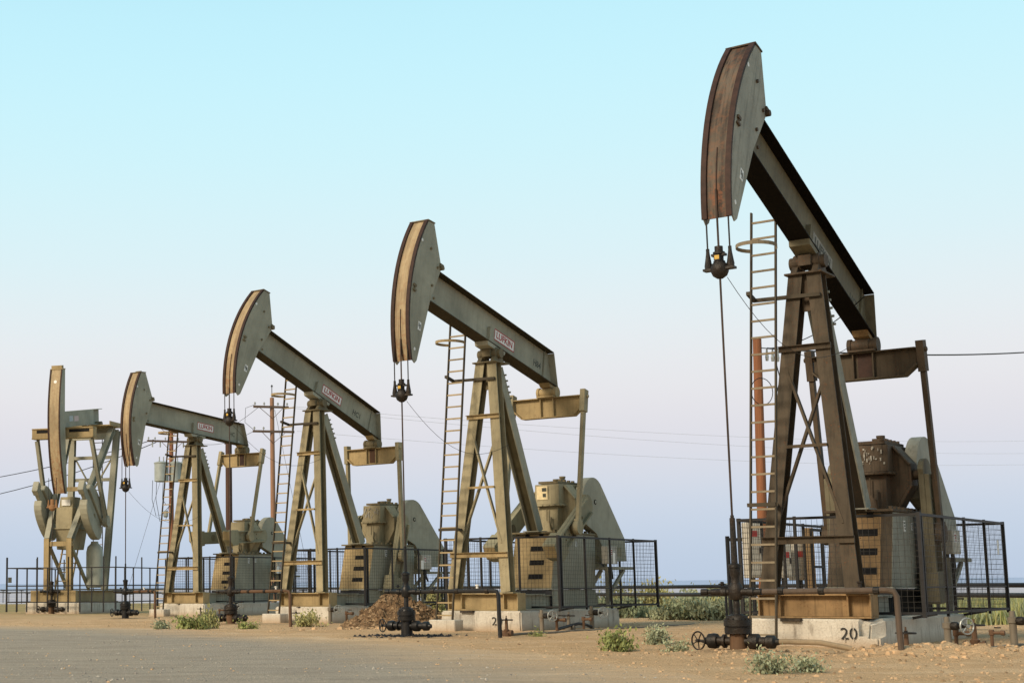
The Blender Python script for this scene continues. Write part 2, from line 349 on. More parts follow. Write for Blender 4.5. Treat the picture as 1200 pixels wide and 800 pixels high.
def skid_and_base(root, g):
    m = MB()
    m.box(.37, .83, -1.03, 1.03, .935, .97); m.box(.37, .83, -1.03, 1.03, .525, .56); m.box(.66, .69, -1.02, 1.02, .5605, .9345)
    for y in (-1.015, -.62, .62, 1.015): m.box(.385, .815, y - .014, y + .014, .5605, .9345)
    m.build('front_cross_beam', g['tan'], root, bevel=.006)
    m = MB()
    for s in (-1, 1): m.hbeam((.36, s * .78, .74), (-1.0, s * .78, .74), .2, .40, (0, 0, 1)); m.hbeam((.36, s * .52, .74), (-4.9, s * .52, .72), .16, .36, (0, 0, 1))
    m.build('skid_beam', g['plate'], root)
    # pedestal under the gear reducer
    m = MB(); w = .62
    m.prism([(-1.88, 1.09), (-2.26, 2.57), (-4.66, 2.57), (-4.6, 1.09)], -w, w)
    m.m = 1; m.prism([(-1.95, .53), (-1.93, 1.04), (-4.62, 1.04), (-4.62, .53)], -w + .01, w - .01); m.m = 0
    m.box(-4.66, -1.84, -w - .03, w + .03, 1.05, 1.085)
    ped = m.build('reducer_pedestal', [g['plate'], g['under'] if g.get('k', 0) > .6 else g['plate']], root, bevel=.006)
    m = MB(); m.prism([(-1.862, 1.10), (-2.238, 2.55), (-2.248, 2.55), (-1.876, 1.10)], -w + .01, w - .01); m.build('front_panel', g['tan'], ped)
    if g.get('k', 0) > .6:
        for (ya, yb) in ((-w + .012, -.16), (.40, w - .012)): m = MB(); m.prism([(-1.858, 1.10), (-2.234, 2.55), (-2.2375, 2.55), (-1.8615, 1.10)], ya, yb); m.build('grimy_side_strip', g['post'], ped)
        m = MB(); m.box(-4.6, -3.6, w + .002, w + .005, 1.12, 2.5); m.build('oil_soaked_area', g['grime'], ped)
    MB().prism([(-1.925, .54), (-1.905, 1.035), (-1.94, 1.035), (-1.94, .54)], -w + .02, w - .02).build('dark_plate', DPLATE, ped)
    m = MB(); 
    dx = lambda z: -1.862 - (z - 1.10) * .2593
    for z in (1.40, 1.78, 2.16):
        m = MB(); m.prism([(dx(z - .07) + .004, z - .07), (dx(z + .07) + .004, z + .07), (dx(z + .07) - .01, z + .07), (dx(z - .07) - .01, z - .07)], -.10, .34); m.build('vent_slot', VOID, ped)
    for y in (-.3, .12): m = MB(); m.prism([(dx(2.46) + .004, 2.46), (dx(2.56) + .004, 2.56), (dx(2.56) - .01, 2.56), (dx(2.46) - .01, 2.46)], y, y + .13); m.build('vent_slot', VOID, ped)
    m = MB(); m.box(-4.75, -2.1, -w - .05, w + .05, 2.572, 2.62)
    for i in range(9): m.box(-2.3 - i * .27, -2.2 - i * .27, w - .07, w + .0, 2.62, 2.68)
    m.build('mounting_flange', g['grime'], ped, bevel=.005)
    # gear reducer
    m = MB()
    m.prism([(-3.02, 2.622), (-3.08, 3.36), (-4.6, 3.36), (-4.2, 2.622)], -.29, .29)
    m.prism([(-2.98, 3.42), (-3.02, 3.98), (-4.55, 4.0), (-4.9, 3.7), (-4.9, 3.42)], -.37, .37)
    m.box(-4.93, -2.92, -.42, .42, 3.361, 3.419)
    def yzp(pts, x0, x1): q = len(pts); m.add([(x, y, z) for x in (x0, x1) for y, z in pts], [tuple(range(q)), tuple(reversed(range(q, 2 * q)))] + [(i, (i + 1) % q, q + (i + 1) % q, q + i) for i in range(q)])
    yzp([(-.40, 3.97), (.40, 3.97), (.70, 3.60), (.70, 3.14), (.40, 2.625), (-.40, 2.625), (-.70, 3.14), (-.70, 3.60)], -3.80, -3.36)
    for s in (-1, 1):
        yzp([(s * .375, 3.93), (s * .405, 3.95), (s * .72, 3.57), (s * .68, 3.55)], -3.359, -3.28); m.bar((-3.36, s * .39, 2.66), (-3.36, s * .69, 3.15), .07, .04, (1, 0, 0))
        for q in range(4): m.lathe((-3.12 - q * .3, s * .42, 3.39), (-3.12 - q * .3, s * 5, 3.39), [(0, .03), (.03, .03)], 6)
    for y in (-.3, -.1, .1, .3): m.lathe((-2.92, y, 3.39), (5, y, 3.39), [(0, .022), (.025, .022)], 6)
    gb = m.build('gear_reducer', g['grime'] if g.get('k', 0) > .6 else g['post'], root, bevel=.012)
    m = MB(); m.box(-4.4, -3.1, -.3, .3, 4.001, 4.07)
    for i in range(5): m.box(-3.15 - i * .26, -3.08 - i * .26, .2, .28, 4.0701, 4.12)
    m.box(-3.9, -3.6, -.1, .15, 4.0705, 4.16); m.lathe((-4.2, -.1, 4.07), (-4.2, -.1, 5), [(0, .07), (.14, .07), (.15, .09), (.2, .09)], 10)
    m.tube([(-2.98, 0, 3.3), (-2.96, 0, 2.95)], .015); m.tube([(-2.99, .12, 3.05), (-2.93, .12, 2.85), (-2.99, .12, 2.7)], .03)
    m.build('inspection_cover', g['grime'], gb)
    m = MB(); m.lathe((-KK, -.95, ZC), (-KK, 1, ZC), [(0, .11), (.35, .11), (.36, .2), (.5, .2), (1.40, .2), (1.54, .2), (1.55, .11), (1.9, .11)], 16); m.build('crank_shaft', g['grime'], gb, smooth=True)
    return ped, gb

def crank(root, a, s, g):
    # arm lies in x-z, centred at y = s*.93
    M = Matrix.Translation((-KK, s * .90, ZC)) @ Matrix.Rotation(-a, 4, 'Y')
    m = MB(); o = []
    def P(pts, y0, y1):
        n = len(pts); vs = [M @ Vector((x, y, z)) for y in (y0, y1) for x, z in pts]
        m.add(vs, [tuple(range(n)), tuple(reversed(range(n, 2 * n)))] + [(i, (i + 1) % n, n + (i + 1) % n, n + i) for i in range(n)])
    hub = [(.32 * cos(t), .32 * sin(t)) for t in [pi * .5 + pi * i / 10 for i in range(11)]]
    P([(2.0, .26)] + [(0, .27)] + hub[1:-1] + [(0, -.27), (2.0, -.26)], -.055, .055)
    for z in (-1, 1):
        P([(0, z * .262), (2.02, z * .262), (2.02, z * .205), (0, z * .205)], s * .056, s * .15)
    P([(1.98, .31), (2.58, .31), (2.62, .27), (2.62, -.10), (2.36, -.36), (1.98, -.31)], -.185, .185)
    # bolt rows
    for t in (.5, .75, 1.45, 1.7):
        c = M @ Vector((t, s * .056, .09)); e = M @ Vector((t, s * 1, .09)); m.lathe(c, e, [(0, .03), (.03, .03)], 8)
        c = M @ Vector((t, s * .056, -.09)); e = M @ Vector((t, s * 1, -.09)); m.lathe(c, e, [(0, .03), (.03, .03)], 8)
    c = m.build('crank_arm', g['paint'], root, bevel=.008)
    m = MB(); p = Vector((-KK + RR * cos(a), 0, ZC + RR * sin(a)))
    m.lathe((p.x, s * .84, p.z), (p.x, s * 3, p.z), [(0, .15), (.16, .15), (.17, .19), (.30, .19), (.31, .12), (.36, .12)], 16)
    m.build('crank_pin', g['grime'], c, smooth=True)
    m = MB(); mm = M @ Vector((2.621, 0, 0))
    pts = [M @ Vector((2.622, y, z)) for y, z in ((-.17, -.09), (.17, -.09), (.17, .26), (-.17, .26))]
    pts2 = [M @ Vector((2.626, y, z)) for y, z in ((-.17, -.09), (.17, -.09), (.17, .26), (-.17, .26))]
    m.add(pts + pts2, [(0, 1, 2, 3), (4, 7, 6, 5), (0, 4, 5, 1), (1, 5, 6, 2), (2, 6, 7, 3), (3, 7, 4, 0)]); m.build('end_plate', g['tan'], c)
    return c

def make_pump(n, label):
    X, Y, yaw, th = PS[n]; k = OIL[n]; g = pump_mats(k); g['k'] = k
    root = empty('pumpjack', (X, Y, 0), yaw, label=label, cat='oil pump', group=G_ROW)
    rot = (0, -th, 0); loc = (0, 0, HS)
    # --- samson post
    lx = lambda z: .84 - .72 * (z - 1.0) / 6.08
    ly = lambda z: .78 - .61 * (z - 1.0) / 6.08
    for s in (1, -1):
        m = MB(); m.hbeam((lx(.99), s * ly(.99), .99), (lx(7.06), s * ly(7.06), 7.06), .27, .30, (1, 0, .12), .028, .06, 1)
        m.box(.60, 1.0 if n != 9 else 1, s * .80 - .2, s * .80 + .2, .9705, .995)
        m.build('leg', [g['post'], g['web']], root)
    m = MB(); m.hbeam((-2.24, 0, 2.64), (-.22, 0, 6.95), .30, .34, (0, 1, 0), .03, .04, 1)
    m.box(-2.5, -1.98, -.24, .24, 2.621, 2.65); 
    for i in range(5): 
        z = 6.2 + i * .15; x = -.22 - (6.95 - z) * .4687; m.lathe((x - .17, .165, z), (x - .17, 1, z), [(0, .028), (.05, .028)], 6)
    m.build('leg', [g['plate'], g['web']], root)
    for z, w, ex in ((5.6, .10, .17), (3.72, .06, -.12), (1.95, .12, .16)):
        m = MB(); m.bar((lx(z) + .19, -ly(z) - ex, z), (lx(z) + .19, ly(z) + ex, z), .05, w)
        if w > .08: m.bar((lx(z) + .23, -ly(z) - ex, z + w / 2 + .006), (lx(z) + .23, ly(z) + ex, z + w / 2 + .006), .10, .012)
        m.build('cross_brace', g['tan'] if n != 1 else g['post'], root)
    for s, dx in ((1, .235), (-1, .13)):
        m = MB(); m.bar((lx(5.15) + dx - .12, -s * (ly(5.15) - .02), 5.15), (lx(2.25) + dx - .12, s * (ly(2.25) - .02), 2.25), .045, .10, (1, 0, 0)); m.build('diagonal_brace', g['post'], root)
    m = MB(); m.box(-.42, .36, -.36, .36, 7.061, 7.10)
    for y in (-.2, .2): m.prism([(-.3, 7.1), (.3, 7.1), (.18, 7.24), (-.18, 7.24)], y - .06, y + .06)
    m.lathe((0, -.34, 7.33), (0, 1, 7.33), [(0, .13), (.08, .13), (.09, .17), (.24, .17), (.25, .12), (.42, .12), (.43, .17), (.58, .17), (.59, .13), (.68, .13)], 18)
    m.box(-.24, .24, -.12, .12, 7.24, 7.45)
    # gusset plate between leg tops
    m.box(lx(6.7) - .02, lx(6.7) + .02, -.1, .1, 6.35, 7.06)
    m.build('saddle_bearing', g['grime'], root, bevel=.006)
    # --- walking beam
    hb, dep, fl = .03, .94, .208
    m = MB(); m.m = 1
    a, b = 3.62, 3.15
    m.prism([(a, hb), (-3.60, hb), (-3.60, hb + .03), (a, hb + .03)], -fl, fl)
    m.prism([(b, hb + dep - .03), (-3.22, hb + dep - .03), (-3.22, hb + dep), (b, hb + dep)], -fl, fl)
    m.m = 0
    m.prism([(a - .02, hb + .0305), (-3.585, hb + .0305), (-3.235, hb + dep - .0305), (b - .02, hb + dep - .0305)], -.011, .011)
    m.prism([(-3.60, hb + .031), (-3.575, hb + .031), (-3.22, hb + dep - .031), (-3.245, hb + dep - .031)], -fl + .005, fl - .005)
    for x in (.22,): 
        for s in (-1, 1): m.prism([(x, hb + .031), (x + .02, hb + .031), (x + .02, hb + .5), (x, hb + .5)], *(sorted((s * .0115, s * .11))))
    for s in (-1, 1): m.prism([(-2.98, hb + .031), (-2.96, hb + .031), (-2.96, hb + dep - .031), (-2.98, hb + dep - .031)], *(sorted((s * .0115, s * (.06)))))
    m.prism([(-.45, -.08), (.45, -.08), (.5, hb - .001), (-.5, hb - .001)], -.2, .2)
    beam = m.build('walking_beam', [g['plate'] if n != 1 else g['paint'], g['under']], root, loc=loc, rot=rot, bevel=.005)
    m = MB(); m.box(-1.26, -.14, .0125, .0165, .30, .62); sg = m.build('sign', WHITE if n > 1 else flat('grimy_sign', (.22, .21, .18), .6, 0, .3), beam)
    if n > 1:
        m = MB()
        for r in ((-1.26, -.14, .59, .62), (-1.26, -.14, .30, .33), (-1.26, -1.235, .331, .589), (-.165, -.14, .331, .589)): m.box(r[0], r[1], .0168, .019, r[2], r[3])
        m.build('sign_border', RED, sg)
    text('LUFKIN', .245, RED if n > 1 else INKF, sg, facing_y(-.70, .0185, .46), 'sign_lettering', .006, 1.12)
    if n in (1, 2, 3, 4):
        text({1: 'HC2', 2: 'H84', 3: 'HC1', 4: 'HC'}[n], .26, INKF, beam, facing_y(-2.62 if n != 3 else -2.2, .0130, .42), 'stencil_lettering', .004)
    MB().lathe((-3.12, .0115, .17), (-3.12, 1, .17), [(0, .035), (.004, .035)], 10).build('hole', WHITE, beam)
    # tail bearing bracket
    m = MB(); m.prism([(-3.62, hb - .002), (-3.1, hb - .002), (-3.22, -.06), (-3.55, -.06)], -.16, .16); m.build('tail_bracket', g['tan'], beam)
    # --- horse head
    horse_head(root, th, g, head_face('rusty_head_face', k), loc, rot)
    bridle(root, CARR[n], HS, CARR[n] + 1.35 if n in (1, 2) else CARR[n] + 1.0, AR, g)
    # --- equalizer and linkage
    c, s_ = cos(th), sin(th); ex, ez = -CC * c + EE * s_, HS - CC * s_ - EE * c
    d = hypot(ex + KK, ez - ZC); al = acos(max(-1, min(1, (RR ** 2 + d * d - PP ** 2) / (2 * RR * d)))); a = atan2(ez - ZC, ex + KK) - al
    px, pz = -KK + RR * cos(a), ZC + RR * sin(a)
    top, bot = ez - .20, ez - .72
    m = MB()
    def yz(pts, x0, x1):
        q = len(pts); m.add([(x, y, z) for x in (x0, x1) for y, z in pts], [tuple(range(q)), tuple(reversed(range(q, 2 * q)))] + [(i, (i + 1) % q, q + (i + 1) % q, q + i) for i in range(q)])
    yz([(-1.04, top), (1.04, top), (1.04, top + .03), (-1.04, top + .03)], ex - .14, ex + .14)
    yz([(-1.03, top - .001), (1.03, top - .001), (1.03, bot + .22), (.8, bot), (-.8, bot), (-1.03, bot + .22)], ex - .02, ex + .02)
    yz([(-.8, bot - .001), (.8, bot - .001), (.8, bot - .03), (-.8, bot - .03)], ex - .13, ex + .13)
    for s in (-1, 1): yz([(s * .8, bot - .001), (s * .8, bot - .03), (s * 1.06, bot + .19), (s * 1.03, bot + .22)], ex - .13, ex + .13)
    for y in (-.2, .2): yz([(y - .014, top - .002), (y + .014, top - .002), (y + .014, bot + .001), (y - .014, bot + .001)], ex - .12, ex + .12)
    eq = m.build('equalizer_beam', g['tan'] if n != 1 else g['post'], root, bevel=.005)
    if n in (1, 3, 4):
        m = MB(); m.box(ex + .1425, ex + .146, -.15, .13, top - .30, top + .02) if n == 9 else m.box(ex + .0205, ex + .0235, -.13, .15, bot + .03, top - .005); m.build('oil_stain', RAIL if n != 3 else paint('rust_brown_stain', (.07, .035, .02), .5, .6, .6), eq)
    m = MB(); m.box(ex - .2, ex + .2, -.27, .27, top + .031, top + .07); m.lathe((ex, -.3, ez - .03), (ex, 1, ez - .03), [(0, .16), (.07, .16), (.08, .13), (.16, .13), (.17, .15), (.43, .15), (.44, .13), (.52, .13), (.53, .16), (.6, .16)], 18)
    for y in (-.2, .2): m.box(ex - .1, ex + .1, y - .035, y + .035, top + .07, ez + .0)
    m.build('equalizer_bearing', g['tan'] if n == 2 else g['grime'], root, smooth=True)
    m = MB()
    for s in (-1, 1):
        pt = Vector((ex, s * 1.12, ez - .05)); pb = Vector((px, s * 1.13, pz))
        u = (pb - pt).normalized()
        m = MB(); m.bar(pt - u * .02, pt + u * .62, .15, .24, (1, 0, 0)); m.bar(pt + u * .62, pb - u * .22, .10, .155, (1, 0, 0)); m.bar(pb - u * .221, pb - u * .02, .14, .26, (1, 0, 0))
        m.lathe((px, s * 1.13 - .075, pz), (px, s * 3 if s > 0 else 3, pz), [(0, .2), (.15, .2)], 16)
        m.lathe((ex, s * 1.12 - .12, ez - .22), (ex, 5, ez - .22), [(0, .05), (.24, .05)], 8)
        m.build('pitman_arm', g['post'] if n > 1 else g['grime'], root, bevel=.006)
        crank(root, a, s, g)
    # --- base, reducer, guard
    ped, gb = skid_and_base(root, g)
    pts = [(-4.55 + .72 * cos(t), 3.48 + .72 * sin(t)) for t in [radians(30 + 12 * i) * -1 + radians(60) for i in range(0)]]
    outl = [(-3.88, 2.9), (-3.82, 3.5)] + [(-4.53 + .72 * cos(radians(t)), 3.5 + .72 * sin(radians(t))) for t in range(10, 150, 12)] + [(-6.50, 2.5), (-6.56, 1.85), (-5.35, 1.85), (-4.62, 2.62)]
    m = MB(); m.prism(outl, .45, .70)
    bg = m.build('belt_guard', g['plate'], root, bevel=.006, smooth=False)
    m = MB(); m.lathe((-4.60, .701, 3.52), (-4.6, 2, 3.52), [(0, .075), (.012, .075)], 12); m.build('grease_port', VOID, bg)
    MB().lathe((-4.60, .714, 3.52), (-4.6, 2, 3.52), [(0, .045), (.006, .045)], 12).build('port_cap', g['plate'], bg)
    MB().box(-6.2, -5.95, .701, .706, 2.0, 2.25).build('guard_label', g['paint'], bg)
    # motor with its slide base
    m = MB(); m.box(-6.35, -4.64, .1, 1.0, 1.60, 1.68); m.bar((-5.9, .9, 1.6), (-4.66, .9, .75), .07, .1); m.bar((-5.9, .2, 1.6), (-4.66, .2, .75), .07, .1)
    m.bar((-4.68, .95, .6), (-4.68, .95, 1.6), .1, .1); m.build('motor_slide_base', g['plate'], root)
    m = MB(); m.lathe((-5.85, -.55, 2.02), (-5.85, 1, 2.02), [(0, .12), (.03, .26), (.12, .28), (.85, .28), (.93, .24), (.96, .1)], 18)
    for i in range(8): q = radians(45 * i); m.box(-.02, .02, -.4, .25, .28, .315, Matrix.Translation((-5.85, 0, 2.02)) @ Matrix.Rotation(q, 4, 'Y'))
    m.box(-6.1, -5.6, -.4, .3, 1.681, 1.78); m.build('motor', g['paint'], root, smooth=True)
    m = MB(); m.box(-4.95, -4.35, .95, 1.15, 1.75, 2.25); cb = m.build('control_box', PALEBOX, root, bevel=.01)
    stickers(cb, [(-4.55, 1.151, 2.08, .16, .2, 'y'), (-4.76, 1.151, 2.05, .12, .14, 'y')])
    m = MB(); m.bar((-4.66, 1.05, .7), (-4.66, 1.05, 1.75), .05, .05); m.build('box_post', BLACKM, root)
    MB().tube([(-4.7, 1.05, 1.75), (-4.72, 1.07, 1.5), (-4.95, .98, 1.35), (-5.2, .7, 1.5), (-5.5, .4, 1.8)], .03, 8).build('conduit', BLACKM, root)
    stickers(ped, [(-2.95, .6205, 2.30, .13, .22, 'y'), (-3.45, .6205, 2.30, .10, .15, 'y')])
    if n == 2:
        MB().box(-2.975, -2.970, -.30, .04, 3.55, 3.93).build('rating_plate', CREAM, gb)
        m = MB(); m.box(-2.969, -2.967, -.13, .01, 3.78, 3.88); m.box(-2.969, -2.967, -.11, -.01, 3.62, 3.72); m.build('plate_print', INKF, gb)
    if n in (1, 3):
        q = MB()
        for i in range(34):
            yy = U(-.34, .30); zz = U(3.6, 3.95); q.box(-2.975, -2.970, yy, yy + U(.01, .035), zz - U(.02, .1), zz)
        q.build('peeling_paint', flat('flaked_pale_paint', (.35, .33, .29), .7, 0, .3), gb)
    # --- ladder with hoop
    ladder_part(root, (1.62, -.66, .12 if n == 1 else .30), (.60, -.60, 8.34), .238, (0, 1, 0), 25, LADD, LADR if n != 1 else LADG, (.905, .36, (1, 0, 0)),
                [((lx(6.65) + .2, -.98, 6.65), (lx(6.65) + .2, ly(6.65) + .1, 6.62)), ((1.33, -.4, 2.62), (.70, -.62, 2.62)), ((1.33, -.93, 2.62), (1.33, -.4, 2.62)), ((lx(6.65) + .2, -.96, 6.66), (.84, -.90, 6.72))])
    # --- foundation: a thing of its own
    return root

def number_block(n, label, txt, ylo):
    X, Y, yaw, _ = PS[n]; r = random.Random(n)
    m = MB()
    f = empty('concrete_foundation', (X, Y, 0), yaw, label=label, cat='foundation', group='concrete blocks under the pumpjacks')
    bm = bmesh.new(); bmesh.ops.create_cube(bm, size=1, matrix=Matrix.Translation((-1.98, 0, .195)) @ Matrix.Diagonal((5.86, 2.34, .655, 1)))
    bmesh.ops.bevel(bm, geom=[e for e in bm.edges], offset=.04, segments=2, affect='EDGES')
    bmesh.ops.subdivide_edges(bm, edges=[e for e in bm.edges if e.calc_length() > .3], cuts=14, use_grid_fill=True)
    for v in bm.verts:
        p = v.co; w = noise.noise(Vector((p.x * 2.1 + n * 9, p.y * 2.1, p.z * 2.5))) * .022
        if p.z > .5: p.z += w * .35 - .004
        if p.y > 1.1: p.y += w
        if p.x > .9: p.x += w * .5 - .006
        if n == 1 and (p - Vector((.95, 1.17, .5))).length < .32: p += Vector((-.11, -.13, -.06)) * (1 + 40 * w)
    me = bpy.data.meshes.new('concrete_block'); bm.to_mesh(me); bm.free(); me.materials.append(CONC)
    o = bpy.data.objects.new('concrete_block', me); COL.objects.link(o); o.parent = f
    if txt:
        text(txt, .30, INK, f, facing_x(.966, ylo, .25), 'stencil_number', .0, 1.05)
        for (yy, zz, hh) in ((ylo + .082, .25 + .10, .03), (ylo + .082, .25 - .10, .03), (ylo - .075, .25 - .10, .03)): q = MB(); q.box(.967, .971, yy - .007, yy + .007, zz - hh, zz + hh); q.build('stencil_gap', CONC, f)
    m = MB(); m.box(.9, 1.02, -.55, -.18, .47, .522) if n in (1, 2) else m.box(.9, 1.0, -.2, -.1, .5, .52)
    m.build('broken_edge', flat('exposed_dark_aggregate', (.05, .04, .032), .95, 0, .5, 12, .02), f)
    if n > 1: m = MB(); m.box(1.28, 1.72, -1.08, -.30, -.1, .30); m.build('ladder_pad', CONC, f, bevel=.02)
    return f

# ------------------------------------------------------------------ fence
def fence(n, label, px):
    X, Y, yaw, _ = PS[n]
    f = empty('safety_fence', (X, Y, 0), yaw, label=label, cat='fence', group='wire mesh guard fences around the cranks')
    x0, x1, y0, y1, zb, zt = -.40, -6.6, -1.83, 1.6, .60, 2.42
    sides = [((x0, y1), (x1, y1), 4, 'near'), ((x0, y0), (x0, y1), 3, 'front'), ((x0 - .1, y0), (x1, y0), 5, 'far'), ((x1, y0), (x1, y1), 3, 'rear')]
    for (a, b, k, nm) in sides:
        a, b = Vector((*a, 0)), Vector((*b, 0)); L = (b - a).length
        Z = Vector((0, 0, 1)); w = MB(); st = .105; c = int(L / st); d = (b - a).normalized()
        for i in range(1, c):
            p = a + d * (i * st); w.bar(p + Z * (zb + .03), p + Z * (zt - .03), .0055, .0055, (1, 0, 0))
        for j in range(1, int((zt - zb) / st)):
            w.bar(a + d * .03 + Z * (zb + j * st), b - d * .03 + Z * (zb + j * st), .0055, .0055)
        pan = w.build('fence_panel', MESHW, f)
        MB().bar(a + Z * zt, b + Z * zt, .055, .05).build('rail', FENCEM, pan); MB().bar(a + Z * zb, b + Z * zb, .05, .05).build('rail', FENCEM, pan)
        if nm in ('near', 'rear'): MB().bar(a + Z * 1.08, b + Z * 1.08, .025, .03).build('rail', FENCEM, pan)
        for i in range(k + 1):
            p = a.lerp(b, i / k)
            if i in (0, k) and nm in ('front', 'rear'): continue
            q = MB(); q.bar(p + Z * (zb - .08), p + Z * (zt + .04), .065 if i in (0, k) else .05, .065 if i in (0, k) else .045, (1, 0, 0)); q.build('post', FENCEM, pan)
            if nm == 'near' and i == 0: MB().bar(p + Vector((-.14, .0, zb)), p + Vector((-.14, 0, zt)), .05, .05, (1, 0, 0)).build('post', FENCEM, pan)
    # inner gate frame
    m = MB()
    for r in ((-5.05, -4.99), (-4.4, -4.34)): m.box(r[0], r[1], -1.76, -1.71, .65, 2.36)
    m.box(-4.985, -4.405, -1.76, -1.71, 2.30, 2.36); m.box(-4.985, -4.405, -1.76, -1.71, 1.5, 1.55); m.build('gate_frame', FENCEM, f)
    MB().box(-6.0 if n == 1 else -3.75, -5.88 if n == 1 else -3.6, y1 + .03, y1 + .036, 1.75, 2.05).build('warning_tag', WHITE, f)
    for s in (-.9, .9):
        MB().bar((-3.0 + s * 2, 1.16, .50), (-3 + s * 2, 1.6, .58), .05, .05).build('bracket', FENCEM, f)
    return f

# ------------------------------------------------------------------ wellhead
def handwheel(p, axis, r, mat, parent, name='handwheel', sp=5, t=.014):
    p, ax = Vector(p), Vector(axis).normalized(); u = ax.orthogonal().normalized(); w = ax.cross(u); m = MB()
    pts = [p + (u * cos(2 * pi * i / 20) + w * sin(2 * pi * i / 20)) * r for i in range(21)]; m.tube(pts, t, 6, False)
    for i in range(sp):
        a = 2 * pi * i / sp + .3; m.tube([p, p + (u * cos(a) + w * sin(a)) * r], t * .7, 5)
    m.lathe(p - ax * .03, p + ax, [(0, .03), (.07, .03)], 8)
    return m.build(name, mat, parent, smooth=True)
def wellhead(n, label, oil=0., low=False):
    w0 = L2W(n, AR + .015 if n in PS else 0, 0); yaw = PS[n][2] if n in PS else P5[2]
    mt = BLACKOIL if oil > .6 else OILY
    r = empty('wellhead', w0, yaw, label=label, cat='wellhead', group='wellheads in front of the pumpjacks')
    m = MB(); m.lathe((0, 0, -.15), (0, 0, 5), [(0, .145), (.50, .135)], 18); m.build('casing', paint('rusty_casing', (.13, .075, .042), .5, .5, .6) if oil < .6 else mt, r, smooth=True)
    m = MB(); m.lathe((0, 0, .34), (0, 0, 5), [(0, .17), (.01, .21), (.10, .215), (.105, .19), (.125, .19), (.13, .22), (.23, .22), (.235, .18), (.26, .17), (.30, .17), (.305, .12), (.33, .10)], 18)
    for i in range(10): a = 2 * pi * i / 10; m.tube([(.185 * cos(a), .185 * sin(a), .33), (.185 * cos(a), .185 * sin(a), .60)], .016, 6)
    m.build('flange', mt, r, smooth=True)
    m = MB(); m.lathe((0, 0, .66), (0, 0, 5), [(0, .058), (.24, .055)], 12); m.build('tubing', mt, r, smooth=True)
    m = MB(); m.lathe((0, 0, .90), (0, 0, 5), [(0, .09), (.03, .11), (.13, .12), (.2, .12), (.27, .085), (.28, .075)], 14)
    m.lathe((0, -.60, 1.03), (0, 5, 1.03), [(0, .03), (.01, .055), (.12, .055), (.13, .035), (.17, .035), (.18, .055), (.34, .06), (.36, .075), (.44, .075), (.46, .06), (.7, .06)], 12)
    m.lathe((0, .10, 1.03), (0, 5, 1.03), [(0, .06), (.1, .06), (.11, .075), (.2, .075), (.22, .055), (.33, .055)], 12)
    m.build('pumping_tee', mt, r, smooth=True)
    m = MB(); m.lathe((0, 0, 1.18), (0, 0, 5), [(0, .075), (.08, .065), (.14, .085), (.24, .09), (.25, .105), (.30, .105), (.31, .07), (.33, .05)], 14); m.build('stuffing_box', mt, r, smooth=True)
    m = MB(); m.lathe((0, 0, 1.5), (0, 0, 5), [(0, .032), (.62, .032)] if n > 1 else [(0, .055), (.75, .045), (.76, .03), (.8, .03)], 10); m.build('rod_sleeve', mt, r)
    for s in (-1, 1):
        m = MB(); y = lambda t: (0, s * t, .22)
        m.lathe(y(.10), (0, s * 5, .22), [(0, .07), (.10, .07), (.11, .115), (.15, .115), (.16, .075), (.24, .08), (.25, .12), (.31, .13), (.40, .12), (.41, .07), (.46, .06)] if s < 0 else
                [(0, .07), (.08, .07), (.09, .12), (.14, .13), (.24, .13), (.27, .08), (.36, .08), (.38, .11), (.5, .11), (.53, .06), (.58, .05)], 14)
        if s > 0: m.lathe((0, s * .3, .28), (0, s * .3, 5), [(0, .05), (.06, .05)], 8)
        v = m.build('side_valve', mt if oil > .6 else (OILY), r, smooth=True)
        if s < 0: 
            MB().tube([(0, -.55, .22), (0, -.68, .22)], .02).build('valve_stem', mt, v); handwheel((0.02, -.68, .22), (1, -.45, 0), .15, mt, v)
    handwheel((.02, -.22, 1.16), (0, 0, 1), .055, mt, r, 'small_valve_wheel', 4, .009)
    return r
def flow_line(n, label, L, drop=True, mat=RUSTP):
    w0 = L2W(n, AR + .015, 0); f = empty('flow_line', w0, PS[n][2], label=label, cat='pipe', group='flow lines leaving the wellheads')
    m = MB(); pts = [(0, .45, 1.03), (0, .9, 1.035), (0, L - .15, 1.05), (0, L - .04, 1.03), (0, L, .95), (.01, L + .01, .4), (.02, L + .03, -.1)]
    m.tube(pts, .048, 10); m.build('pipe', mat, f, smooth=True)
    for t in (.7, 1.35, L - .35):
        q = MB(); q.lathe((0, t, 1.04), (0, 5, 1.04), [(0, .05), (.01, .065), (.09, .065), (.1, .05)], 10); q.build('coupling', OILY, f)
    MB().lathe((0, L - .55, 1.10), (0, L - .55, 5), [(0, .03), (.05, .03), (.06, .045), (.09, .045)], 8).build('vent_plug', WHITE if n > 1 else OILY, f)
    return f

